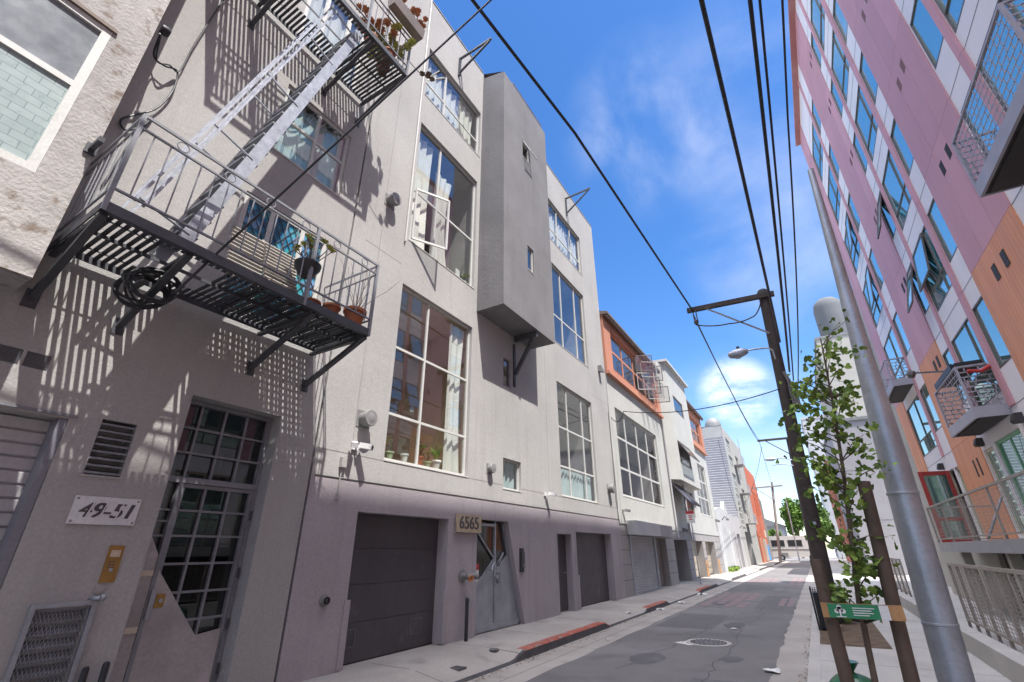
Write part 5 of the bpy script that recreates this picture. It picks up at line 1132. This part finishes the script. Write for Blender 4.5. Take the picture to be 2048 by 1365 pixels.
# balconies with the broken brick pattern screens
def pbalcony(y0, y1, zb, zt, x1, label, scr, gap=.10):
    B_ = thing('screened_balcony', (G, (y0+y1)/2, zb), label, 'balcony', 'screened balconies on the pink block')
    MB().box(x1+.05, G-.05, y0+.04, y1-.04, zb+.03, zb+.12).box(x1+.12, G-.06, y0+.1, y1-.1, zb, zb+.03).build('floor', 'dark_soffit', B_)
    fs = MB().box(x1, x1+.05, y0, y1, zb, zb+.27).box(x1+.05, G-.05, y0, y0+.04, zb+.001, zb+.269).box(x1+.05, G-.05, y1-.04, y1, zb+.001, zb+.269); fs.build('fascia', 'balcony_steel', B_)
    fr = MB()
    for y in (y0, y1-.05): fr.box(x1, x1+.05, y, y+.05, zb+.27, zt)
    fr.box(x1+.001, x1+.049, y0+.05, y1-.05, zt-.04, zt).box(x1+.05, G-.05, y0+.002, y0+.042, zt-.04, zt).box(x1+.05, G-.05, y1-.042, y1-.002, zt-.04, zt); fr.build('rail_frame', 'balcony_steel', B_)
    def screen(nm, org, du, L_):
        s_ = MB(); rws = int((zt-zb-.31)/.125); th = .022 if nm == 'front_screen' else .03; r2 = random.Random(int(L_*100)); o = Vector(org); du = Vector(du)
        for j in range(rws+1):
            z = zb+.27+(zt-.04-zb-.27)*j/rws; s_.bar(o+Vector((0, 0, z)), o+du*L_+Vector((0, 0, z)), .006, th)
            if j < rws:
                u = r2.uniform(.02, .2)
                while u < L_: s_.bar(o+du*u+Vector((0, 0, z)), o+du*u+Vector((0, 0, z+(zt-.04-zb-.27)/rws)), .006, th, du); u += r2.choice((.17, .22, .27))
        s_.build(nm, scr, B_)
    screen('front_screen', (x1+.02, y0+.05, 0), (0, 1, 0), y1-y0-.1); screen('side_screen', (x1+.05, y0+.02, 0), (1, 0, 0), G-.05-x1-.05); screen('side_screen', (x1+.05, y1-.02, 0), (1, 0, 0), G-.05-x1-.05)
    return B_
pbalcony(7.35, 10.42, 7.62, 9.0, 4.08, 'screened balcony at upper right, largest, seen from below', 'balcony_steel')
lb_ = pbalcony(15.65, 18.3, 4.56, 5.92, 4.10, 'screened balcony above the deck with dark cover thrown over its rail', 'balcony_steel')
pbalcony(23.25, 26.3, 7.60, 8.75, 4.08, 'distant screened balcony near the far end of the pink block', 'balcony_steel')
cv = MB().box(4.09, 4.16, 15.9, 17.9, 5.93, 6.08).box(4.16, G-.1, 15.75, 17.9, 5.95, 6.05); tag(cv.build('rail_cover', 'black_plastic'), 'black cover lying across the rail of the balcony above the deck', 'cover')
tag(MB().tube([(4.3, 15.60, 5.75), (4.55, 15.58, 5.70), (4.75, 15.58, 5.8)], .05, 8).build('rolled_cloth', 'sign_red', smooth=True), 'small red and white rolled cloth at the balcony corner above the deck', 'cloth')
# deck with mesh railing
dk = thing('entrance_deck', (4, 14, 1.5), 'raised entrance deck with wire mesh railing before the orange panels', 'deck'); DX = 3.25
MB().box(DX+.06, G-.03, 6, 20.2, 1.66, 1.75).build('floor', 'grey_beige', dk); MB().box(DX, DX+.06, 6, 20.2, 1.50, 1.76).box(DX+.06, G-.04, 20.14, 20.2, 1.50, 1.757).build('edge_beam', 'grey_steel_light', dk)
for y in (7.5, 11, 14.6, 18.6): MB().box(DX+.15, DX+.35, y-.1, y+.1, 0, 1.65).build('column', 'cream_wall', dk)
rl = MB()
for y in (6.1, 8.6, 11.1, 13.6, 16.0, 18.1, 20.16): rl.bar((DX+.02, y, 1.76), (DX+.02, y, 2.74), .045)
rl.box(DX-.002, DX+.045, 6, 20.2, 2.74, 2.785).box(DX, DX+.04, 6, 20.2, 1.84, 1.87).box(DX+.045, G-.04, 20.14, 20.185, 2.74, 2.785).box(DX+.045, G-.04, 20.15, 20.18, 1.84, 1.87); rl.build('railing', 'fence_tan', dk)
ms = MB()
for i in range(140): ms.bar((DX+.02, 6.1+.1*i, 1.87), (DX+.02, 6.1+.1*i, 2.74), .005)
for j in range(9): ms.bar((DX+.024, 6.1, 1.95+.09*j), (DX+.024, 20.15, 1.95+.09*j), .005)
for i in range(14): ms.bar((DX+.1+.1*i, 20.16, 1.87), (DX+.1+.1*i, 20.16, 2.74), .005)
for j in range(9): ms.bar((DX+.06, 20.164, 1.95+.09*j), (G-.05, 20.164, 1.95+.09*j), .005)
ms.build('mesh', 'fence_tan', dk)
for y in (12.2, 15.2): MB().bar((DX+.1, y, 1.80), (DX+.75, y+.6, 2.70), .04).build('brace', 'grey_steel', dk)
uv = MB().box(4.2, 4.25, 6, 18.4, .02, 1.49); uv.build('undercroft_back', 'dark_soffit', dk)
lv = MB()
for i in range(9): lv.prism([(4.1, 12.0, .15+.15*i), (4.18, 12.0, .24+.15*i), (4.18, 12.0, .252+.15*i), (4.1, 12.0, .162+.15*i)], (0, 4.9, 0))
lv.build('undercroft_louvre', 'cast_iron', dk)
MB().box(4.1, G-.05, 18.45, 26, .02, 1.6).build('base_wall', 'cream_wall', dk)
# ramp with low wall and rail fences
rpz = thing('ramp', (2.6, 12, 0), 'concrete access ramp with low kerb wall along the right pavement', 'ramp')
MB().box(1.82, 2.06, 3.5, 24, 0, .30).build('kerb_wall', 'concrete_light', rpz)
MB().prism([(2.061, 3.5, .22), (3.2, 3.5, .22), (3.2, 24, .08), (2.061, 24, .08)], (0, 0, -.3)).build('slope', 'concrete_light', rpz)
def rail_fence(y0, y1, z0, z1, x, label, n):
    f_ = thing('rail_fence', (x, (y0+y1)/2, z0), label, 'fence', 'tan rail fences along the ramp')
    q = MB().box(x-.02, x+.02, y0, y1, z1-.05, z1).box(x-.018, x+.018, y0, y1, z0+.05, z0+.09); q.build('rail', 'fence_tan', f_)
    for i in range(n+1): y = y0+.02+(y1-y0-.04)*i/n; MB().box(x-.022, x+.022, y-.02, y+.02, z0-.12, z1-.051).build('post', 'fence_tan', f_)
    q = MB(); m_ = int((z1-z0-.15)/.055)
    for j in range(m_): z = z0+.12+.055*j; q.bar((x+.006, y0, z), (x+.006, y1, z), .008, .012)
    for i in range(int((y1-y0)/.16)): q.bar((x-.004, y0+.08+.16*i, z0+.09), (x-.004, y0+.08+.16*i, z1-.05), .007)
    q.build('infill', 'fence_tan', f_)
rail_fence(4.6, 13.2, .30, 1.34, 2.16, 'nearer tan metal rail fence with dense horizontal bars on the ramp', 14)
rail_fence(20.2, 25.5, .25, 1.30, 2.16, 'farther tan metal rail fence beyond the galvanised post', 5)
MB_ = MB().tube([(3.22, 12.9, .1), (3.22, 12.9, 1.5)], .03, 8)
# ================================================================ pale buildings beyond
Q0 = thing('cream_side_building', (9, 31, 0), 'plain cream building strip directly beyond the pink block', 'building')
mb = MB().box(4.82, 15, 28.42, 32.2, 0, 14.6); mb.build('wall', 'cream_wall', Q0); MB().box(4.78, 15.05, 28.42, 32.25, 14.602, 14.72).build('coping', 'light_grey_wall', Q0)
sm2 = MB()
for z in (2.9, 5.8, 8.7, 11.6): sm2.box(4.812, 4.8195, 28.43, 32.2, z, z+.025)
sm2.build('panel_seam', 'light_grey_wall', Q0)
Q1 = thing('grey_garage_building', (8, 47, 0), 'lower grey building with flat roof behind the street tree', 'building')
mb = MB().box(2.75, 15, 42.5, 56, 0, 10.4); mb.build('wall', 'shade_grey_wall', Q1); MB().box(2.68, 15.05, 42.4, 56, 10.402, 10.62).build('coping', 'gray_cap', Q1)
jn = MB()
for z in (3.4, 6.8): jn.box(2.75, 15, 42.492, 42.4995, z, z+.04)
jn.build('wall_joint', 'gray_cap', Q1)
Q2 = thing('cream_tower_building', (9, 60, 0), 'tall cream building with round chimney tower above the grey one', 'building')
mb = MB().box(4.8, 16, 56.02, 76, 0, 22.2); mb.build('wall', 'cream_wall', Q2); MB().box(4.72, 16.05, 55.95, 76, 22.202, 22.5).build('coping', 'gray_cap', Q2)
MB().lathe((7.1, 59, 22.5), [(1.5, 0), (1.5, 4.2), (1.35, 4.9), (.9, 5.4), (.01, 5.6)], k=28).build('round_chimney', 'chimney_grey', Q2, smooth=True)
Q3 = thing('terracotta_building', (8, 84, 0), 'narrow terracotta coloured building far down the right side', 'building')
mb = wall(MB(), 3.4, -1, 76.1, 91, 0, 12.5, [(78, 80, 4, 6.5, .2, True), (82, 84, 4, 6.5, .2, True), (78, 80, 8, 10.5, .2, True), (82, 84, 8, 10.5, .2, True)]); mb.face([(3.4, 76.1, 0), (16, 76.1, 0), (16, 76.1, 12.5), (3.4, 76.1, 12.5)]); mb.face([(3.4, 76.1, 12.5), (16, 76.1, 12.5), (16, 91, 12.5), (3.4, 91, 12.5)]); mb.build('wall', 'salmon', Q3, recalc=False)
Q4 = thing('far_white_building', (10, 120, 0), 'white flat roofed building beyond the cross street, behind the utility pole', 'building')
MB().box(3.2, 22, 116, 132, 0, 27).build('wall', 'white_wall', Q4); MB().box(3.1, 22.1, 115.9, 132, 27.001, 27.5).build('coping', 'light_grey_wall', Q4)
Q5 = thing('far_pale_house', (-8, 130, 0), 'small pale house with dark windows behind the far tree', 'house')
MB().box(-16, -5.2, 122, 132, 0, 6.2).build('wall', 'light_grey_wall', Q5); MB().prism([(-16.4, 121.5, 6.2), (-4.8, 121.5, 6.2), (-10.5, 121.5, 8.6)], (0, 11, 0)).build('roof', 'gray_cap', Q5)
wn = MB(); wn.box(-8.6, -7, 121.93, 121.99, 2.2, 4).box(-6.8, -5.8, 121.93, 121.99, 2.2, 4); wn.build('window', 'room_dark', Q5)
# ================================================================ white motor coach across the end of the street
V = thing('motor_coach', (-3.2, 94.5, ZR), 'long white motor coach crossing at the far end of the street', 'coach')
bd = MB().prism([(-6.9, 93.5, .42), (.45, 93.5, .42), (.62, 93.5, 1.6), (.25, 93.5, 3.0), (-.25, 93.5, 3.55), (-6.6, 93.5, 3.6), (-6.9, 93.5, 3.4)], (0, 2.4, 0)); bd.build('body', 'van_white', V)
for x0, x1 in ((-6.3, -4.4), (-3.9, -1.9)):
    w = MB().box(x0, x1, 93.46, 93.52, 2.05, 2.95).build('window', 'rubber', V)
    MB().box(x0-.05, x1+.05, 93.47, 93.50, 2.95, 3.0).box(x0-.05, x1+.05, 93.47, 93.50, 2.0, 2.05).build('frame', 'galv', w)
MB().prism([(-.55, 93.46, 2.0), (.42, 93.46, 2.0), (.18, 93.46, 2.9), (-.55, 93.46, 2.9)], (0, .06, 0)).build('cab_window', 'rubber', V)
MB().box(-6.9, .5, 93.455, 93.5, 1.52, 1.64).build('stripe', 'gray_cap', V); MB().box(-5.4, -4.2, 93.45, 93.5, .6, 1.1).build('locker', 'gray_cap', V)
for x in (-5.2, -.9):
    wh = MB().lathe((x, 93.42, .34), [(.46, 0), (.48, .05), (.48, .25), (.4, .28)], (0, 1, 0), 22).build('wheel', 'rubber', V); MB().lathe((x, 93.41, .34), [(.24, 0), (.2, .02)], (0, 1, 0), 16).build('hub', 'galv', wh)
# ================================================================ poles, cables
def pole(name, p0, p1, r0, r1, m, label, cat='utility pole'):
    t = thing(name, p0, label, cat)
    p0, p1 = Vector(p0), Vector(p1); MB().tube([p0+(p1-p0)*k/6 for k in range(7)], [r0+(r1-r0)*k/6 for k in range(7)], 14).build('pole', m, t, smooth=True); return t
u1 = pole('utility_pole', (-.03, 16, -.05), (.31, 16, 9.55), .20, .15, 'wood_pole', 'leaning dark wooden utility pole with crossarm and street lamp, the nearest')
MB().bar((.62, 15.83, 9.30), (-2.14, 15.83, 9.42), .13, .16).build('crossarm', 'wood_pole', u1)
MB().bar((-1.5, 15.80, 9.32), (.2, 15.82, 7.95), .04, .05).build('arm_brace', 'grey_steel', u1)
pcap = MB().lathe((.31, 16, 9.55), [(.17, -.25), (.17, 0), (.12, .06), (.01, .08)], k=14); pcap.build('pole_cap', 'kerb_dark', u1)
ins = MB()
for dx in (-1.95, -1.85): ins.tube([(dx, 15.78, 9.33), (dx, 15.74, 9.05), (dx+.02, 15.70, 8.85)], .022, 6)
ins.lathe((-1.9, 15.72, 8.8), [(.07, 0), (.08, .08), (.04, .14)], k=10); ins.build('insulator', 'kerb_dark', u1)
al = MB().tube([(.18, 15.85, 7.05), (.16, 15.8, 7.35), (.05, 15.8, 7.46), (-.35, 15.8, 7.50), (-.55, 15.8, 7.50)], .028, 8); al.build('lamp_arm', 'galv', u1, smooth=True)
lh = MB().lathe((-.52, 15.8, 7.48), [(.05, 0), (.11, .08), (.15, .22), (.15, .42), (.10, .58), (.02, .62)], (-1, 0, -.06), 16); hd = lh.build('lamp_head', 'galv', u1, smooth=True); MB().lathe((-.85, 15.8, 7.30), [(.09, .0), (.12, .05)], k=14).build('lens', 'frosted', hd); MB().lathe((-.80, 15.8, 7.60), [(.04, 0), (.05, .09), (.01, .11)], k=10).build('photocell', 'kerb_dark', hd)
pc = MB()
for (x, y, z) in ((.30, 15.84, 6.1), (.34, 15.84, 5.9)): pc.tube([(x, y, z+.5), (x+.08, y-.05, z+.2), (x+.05, y, z-.3)], .05, 8)
pc.box(.32, .52, 15.72, 15.9, 5.5, 6.0); pc.build('cable_box', 'cast_iron', u1, smooth=False)
tg = MB()
for i, z in enumerate((4.2, 2.2)): tg.box(.0+z*.035-.03, .0+z*.035+.05, 15.80, 15.815, z, z+.08)
tg.build('pole_tag', 'galv', u1)
u2 = pole('utility_pole', (-.45, 50, -.05), (-.1, 50, 11.1), .22, .17, 'wood_pole', 'second wooden utility pole with bracket arms farther down the street')
a2 = MB().bar((.15, 49.8, 10.98), (-2.65, 49.8, 11.02), .16, .18).bar((-2.0, 49.78, 10.95), (-.2, 49.8, 9.5), .07, .07); a2.build('crossarm', 'wood_pole', u2)
l2 = MB().tube([(-.2, 49.8, 9.0), (-.9, 49.8, 9.25), (-1.6, 49.8, 9.25)], .05, 8).lathe((-1.5, 49.8, 9.22), [(.08, 0), (.18, .3), (.14, .8), (.02, .9)], (-1, 0, 0), 12); l2.build('lamp', 'galv', u2)
l2 = MB().tube([(-.2, 49.8, 8.5), (-1.0, 49.8, 8.72), (-1.9, 49.8, 8.70)], .05, 8); l2.build('arm', 'galv', u2)
u3 = pole('utility_pole', (-4.75, 80, 0), (-3.6, 80, 10.6), .2, .16, 'wood_weathered', 'pale slanting utility pole at the far left kerb')
MB().bar((-6.4, 79.8, 9.9), (-2.3, 79.8, 10.0), .2, .2).bar((-3.7, 79.8, 8.0), (-6.0, 79.8, 9.9), .1).build('crossarm', 'wood_weathered', u3)
pole('lamp_post', (-2.6, 86, 0), (-2.5, 86, 8.6), .10, .08, 'galv', 'thin grey lamp post far off before the coach', 'lamp post')
def cable(pts, r_, label, sag=0., n=18, grp=None, cat='cable'):
    P_ = [Vector(p) for p in pts]; out = []
    for a, b in zip(P_, P_[1:]):
        for i in range(n): t = i/n; out.append(a+(b-a)*t-Vector((0, 0, sag*4*t*(1-t))))
    out.append(P_[-1]); return tag(MB().tube(out, r_, 6).build('power_cable' if cat == 'cable' else 'wire', 'cable_black', smooth=True), label, cat, grp)
CG = 'overhead cables along the street'
cable([(-3.9, -12, 10.6), (-2.835, 3.55, 9.7), (-2.43, 6.64, 9.5), (-1.95, 15.8, 9.36)], .030, 'thick twisted cable running from overhead to the tip of the near crossarm', .0, 6, CG)
tw_ = MB(); A_, B_2 = Vector((-2.835, 3.55, 9.7)), Vector((-1.95, 15.8, 9.36))
cable([(-1.9, 15.75, 8.9), (-2.45, 49.8, 10.95)], .024, 'cable pair upper strand from near crossarm to second pole', .5, 18, CG); cable([(-1.95, 15.75, 9.2), (-2.6, 49.8, 11.0)], .018, 'cable pair thinner strand from near crossarm to second pole', .42, 18, CG)
cable([(.2, -15, 8.9), (.272, 4.52, 8.22), (.325, 7.6, 8.0), (.42, 15.85, 7.6)], .032, 'thickest black cable dropping from overhead to the near wooden pole', .03, 6, CG)
cable([(.95, -15, 8.9), (.82, 4.79, 8.2), (.46, 15.9, 6.6)], .028, 'black cable second from the right reaching the near wooden pole', .12, 12, CG)
cable([(1.15, -15, 8.9), (.93, 4.9, 8.2), (.50, 15.9, 6.3)], .018, 'thin black cable rightmost of those reaching the near wooden pole', .10, 12, CG)
cable([(1.3, -15, 8.3), (1.05, 6.5, 7.6), (.52, 15.9, 5.9)], .014, 'thin sagging wire between the pink block and the near wooden pole', .28, 14, CG)
cable([(F, 18.95, 6.85), (F+.6, 18.9, 7.0), (.12, 15.85, 6.1)], .016, 'service wire crossing the street from white building to near pole', .32, 18, None, 'wire')
cable([(-5.12, 1.75, 4.05), (-5.12, 1.98, 4.62), (-2.35, 3.38, 9.0), (-.6, 4.3, 11.6)], .014, 'thin black wire rising diagonally from the lower fire escape balcony', .0, 8, None, 'wire')
cable([(-1.92, 15.7, 8.75), (-.9, 15.75, 8.55), (-.1, 15.8, 8.65), (.18, 15.85, 9.1)], .022, 'loose jumper cable sagging beneath the near crossarm', .06, 8, None, 'wire')
cable([(-6.35, 52, 12), (-6.2, 55, 5.2), (-2.4, 49.8, 10.4)], .018, 'drooping wire at the ribbed grey building', 1.0, 14, None, 'wire')
cable([(-3.6, 80, 10), (-2.5, 49.8, 10.9)], .02, 'far wire between second and third pole', .5, 14, CG)
# galvanised street post close to the camera
PX, PY, PR = .69, 5.66, .12
sp = thing('street_post', (PX, PY, 0), 'thick galvanised steel street post close to the camera at right', 'street post')
def pax(z): return (PX+.0455*z, PY, z)                # the post leans a little
MB().tube([pax(z) for z in (0, 1.2, 2.4, 2.9, 3.6, 4.4, 5.2, 5.9)], [PR, PR, PR*.95, PR*.84, PR*.66, PR*.5, PR*.38, PR*.28], 32).build('post', 'galv', sp, smooth=True)
for z in (1.02, 2.05): MB().lathe(pax(z), [(PR*1.0, 0), (PR*1.04, .004), (PR*1.04, .018), (PR*1.0, .022)], k=32).build('band', 'galv', sp, smooth=True)
MB().lathe((PX, PY, 0), [(.17, 0), (.17, .03), (.115, .05), (.108, .07)], k=32).build('base_flange', 'galv', sp, smooth=True)
# street tree with stakes and plate
TY = 5.0; tree = thing('street_tree', (.15, TY, 0), 'young street tree with lobed green leaves tied between two stakes', 'tree')
rt = random.Random(21); tk = MB(); tp = [Vector((.13, TY, 0)), Vector((.14, TY, .5)), Vector((.19, TY+.02, 1.2)), Vector((.27, TY, 1.75)), Vector((.34, TY+.03, 2.2)), Vector((.41, TY, 2.8)), Vector((.47, TY, 3.45))]
tk.tube(tp, [.026, .024, .021, .018, .015, .011, .005], 10)
lv1, lv2 = MB(), MB()
def along(z):
    for a, b in zip(tp, tp[1:]):
        if a.z <= z <= b.z: return a+(b-a)*((z-a.z)/(b.z-a.z))
def spray(o, e, n_, spread):
    tk.tube([o, (o+e)/2+Vector((0, 0, .03)), e], [.006, .004, .002], 5)
    for j in range(n_):
        t = rt.uniform(.3, 1.1); p = o+(e-o)*t+Vector((rt.gauss(0, spread), rt.gauss(0, spread), rt.gauss(0, spread)))
        leaf(lv1 if rt.random() < .5 else lv2, p, rt.uniform(.03, .078), rt)
for k in range(44):
    z = 1.1+2.3*rt.random()**.9; o = along(min(z, 3.4)); ang = rt.uniform(0, 6.283); L_ = rt.uniform(.12, .42)*(1.0 if z > 1.7 else .75); d = Vector((math.cos(ang), math.sin(ang), rt.uniform(.1, 1.2))).normalized()
    spray(o, o+d*L_, rt.randint(9, 16), .042)
for (px, pz, n_) in ((.02, 2.66, 24), (.0, 1.30, 24), (.05, 2.10, 26), (.62, 2.25, 34), (.56, 2.5, 26), (.1, 2.9, 26), (.2, 1.45, 30), (.44, 1.5, 22), (.35, 1.28, 22), (.15, 2.3, 22), (.6, 3.0, 30), (.28, 3.1, 34), (.36, 3.3, 30), (.12, 3.0, 26), (.5, 2.8, 30), (.2, 2.75, 28), (-.02, 2.4, 18), (.04, 1.75, 24)):
    o = along(max(1.1, min(3.3, pz-.2))); spray(o, Vector((px, TY+rt.uniform(-.2, .2), pz)), n_, .05)
tk.build('trunk', 'bark', tree, smooth=True); cr = lv1.build('crown', 'leaf_green', tree, recalc=False); lv2.build('light_leaves', 'leaf_light', cr, recalc=False)
for i, (p0, p1, lab) in enumerate((((-.02, TY-.02, 0), (-.03, TY-.02, 1.52), 'dark wooden tree stake on the road side of the young tree'), ((.34, TY+.02, 0), (.46, TY+.02, 2.12), 'tall dark wooden tree stake on the building side of the young tree'))):
    s_ = MB().tube([Vector(p0)+(Vector(p1)-Vector(p0))*k/4 for k in range(5)], [.052, .051, .05, .05, .048], 14); tag(s_.build('tree_stake', 'wood_stake', smooth=True), lab, 'tree stake')
ts = thing('tree_plate', (.2, TY-.09, 1.12), 'horizontal wooden board with green sign nailed across the tree stakes', 'sign')
MB().box(-.075, .45, TY-.108, TY-.085, 1.11, 1.21).build('board', 'wood_board', ts); MB().box(-.03, .345, TY-.122, TY-.1155, 1.112, 1.208).build('green_plate', 'sign_green', ts); MB().box(.30, .36, TY-.125, TY-.1225, 1.112, 1.208).build('white_plate', 'paper', ts)
tm = MB()
for (x, z, r_) in ((.045, 1.168, .022), (.025, 1.158, .016), (.068, 1.158, .016), (.045, 1.185, .016)): tm.lathe((x, TY-.1222, z), [(r_, 0), (r_, -.002)], (0, 1, 0), 12)
tm.box(.041, .05, TY-.1245, TY-.1223, 1.122, 1.15).box(.015, .08, TY-.1246, TY-.1224, 1.118, 1.124)
for j, a in enumerate((.14, .12, .13, .10)): tm.box(.13, .13+a, TY-.1243, TY-.1222, 1.18-.016*j, 1.186-.016*j)
tm.build('tree_emblem', 'paper', ts)
tie = MB().tube([(-.03, TY, 1.05), (.1, TY+.05, 1.09), (.2, TY, 1.08), (.3, TY-.04, 1.12), (.42, TY, 1.1)], .012, 6); tag(tie.build('tree_tie', 'rubber', smooth=True), 'black rubber tie holding the young tree to its stakes', 'tie')
# low leafy growth and bin in the planting strip, green bag
def shrub(x, y, rad, n, size, name, lab, m='leaf_green', z=None):
    s_ = thing(name, (x, y, 0), lab, 'shrub'); r_ = random.Random(int(x*100+y)); st_, lf_ = MB(), MB()
    for k in range(7):
        e = Vector((x+r_.uniform(-.7, .7)*rad[0], y+r_.uniform(-.7, .7)*rad[1], rad[2]*1.3)); st_.tube([(x, y, 0), (Vector((x, y, 0))+e)/2, e], .008, 5)
    leaf_blob(lf_, (x, y, rad[2]), rad, n, size, rnd=r_); st_.build('stem', 'bark', s_); lf_.build('foliage', m, s_, recalc=False); return s_
shrub(.12, 15.0, (.32, .5, .45), 260, .11, 'shrub', 'low leafy shrub at the foot of the wooden pole')
bn = thing('tree_guard', (-.16, 13.6, 0), 'dark wire mesh tree guard box by the kerb before the wooden pole', 'tree guard')
g = MB()
for i in range(9):
    x = -.34+.045*i
    for y in (13.4, 13.9): g.bar((x, y, .05), (x, y, .80), .007)
for j in range(17):
    z = .05+.046*j
    for y in (13.4, 13.9): g.bar((-.34, y, z), (.02, y, z), .007)
    for x in (-.34, .02): g.bar((x, 13.4, z), (x, 13.9, z), .007)
for x in (-.34, .02):
    for y in (13.4, 13.9): g.bar((x, y, 0), (x, y, .82), .025)
g.build('mesh', 'black_plastic', bn); MB().prism([(-.31, 13.43, .03), (-.01, 13.43, .03), (-.01, 13.43, .72), (-.31, 13.43, .72)], (0, .44, 0)).build('liner', 'black_plastic', bn)
bg_ = MB(); rb = random.Random(2); K = 18; rowsb = 9; c0_ = Vector((.02, 6.7, 0))
for j in range(rowsb+1):
    ph = j/rowsb*math.pi*.94
    for i in range(K):
        a = i/K*6.283; rr2 = (.27+rb.uniform(-.025, .025)+.02*math.sin(5*a+j))*math.sin(max(.25, ph)) if j else .22; bg_.v.append((c0_.x+rr2*math.cos(a), c0_.y+rr2*.9*math.sin(a), .44*(1-math.cos(ph))/2+rb.uniform(-.01, .01)*(j > 0)))
for j in range(rowsb):
    for i in range(K): bg_.f.append([j*K+i, j*K+(i+1) % K, (j+1)*K+(i+1) % K, (j+1)*K+i])
bg_.f.append(list(range(K))[::-1]); bg_.f.append([rowsb*K+i for i in range(K)])
bag = thing('rubbish_bag', (.02, 6.7, 0), 'dark green rubbish bag on the right pavement by the tree stakes', 'rubbish bag'); bg_.build('bag', 'bag_green', bag, smooth=True)
kn_ = MB().lathe((.02, 6.7, .42), [(.05, 0), (.03, .04), (.07, .09), (.09, .12), (.02, .11)], k=12); kn_.build('knot', 'bag_green', bag, smooth=True)
paper(.16, 7.0, .02, .34, 'white paper sheet beside the dark green rubbish bag', 11)
# ================================================================ trees at the far end
def big_tree(x, y, h, r_, n, size, lab, seed, m='leaf_far'):
    t = thing('broadleaf_tree', (x, y, 0), lab, 'tree', 'trees beyond the cross street'); rr = random.Random(seed); tk_, lf_ = MB(), MB(); base = Vector((x, y, 0))
    tk_.tube([base, base+Vector((.1, 0, h*.3)), base+Vector((0, 0, h*.55))], [.28, .22, .16], 9)
    for k in range(9):
        a = rr.uniform(0, 6.283); d = Vector((math.cos(a)*r_*rr.uniform(.3, .85), math.sin(a)*r_*rr.uniform(.3, .85), h*rr.uniform(.55, .92))); s0 = base+Vector((0, 0, h*rr.uniform(.28, .5))); e = base+d
        tk_.tube([s0, (s0+e)/2+Vector((0, 0, .2)), e], [.12, .08, .03], 6)
        leaf_blob(lf_, e, (r_*.42, r_*.42, h*.15), n//14, size, rnd=rr); leaf_blob(lf_, (s0+e*2)/3, (r_*.4, r_*.4, h*.13), n//22, size, rnd=rr)
    leaf_blob(lf_, base+Vector((0, 0, h*.95)), (r_*.3, r_*.3, h*.12), n//12, size, rnd=rr)
    tk_.build('trunk', 'bark', t, smooth=True); lf_.build('crown', m, t, recalc=False)
big_tree(-2.6, 110, 10.2, 2.4, 3000, .42, 'bright green broadleaf tree beyond the cross street, tallest, left', 31)
big_tree(.9, 113, 9.4, 2.6, 2800, .42, 'duller green broadleaf tree beyond the cross street, right, partly behind the pole', 32, 'leaf_green')
big_tree(-7.2, 118, 5.2, 1.8, 1500, .36, 'small low broadleaf tree beyond the cross street, before the pale house', 33)
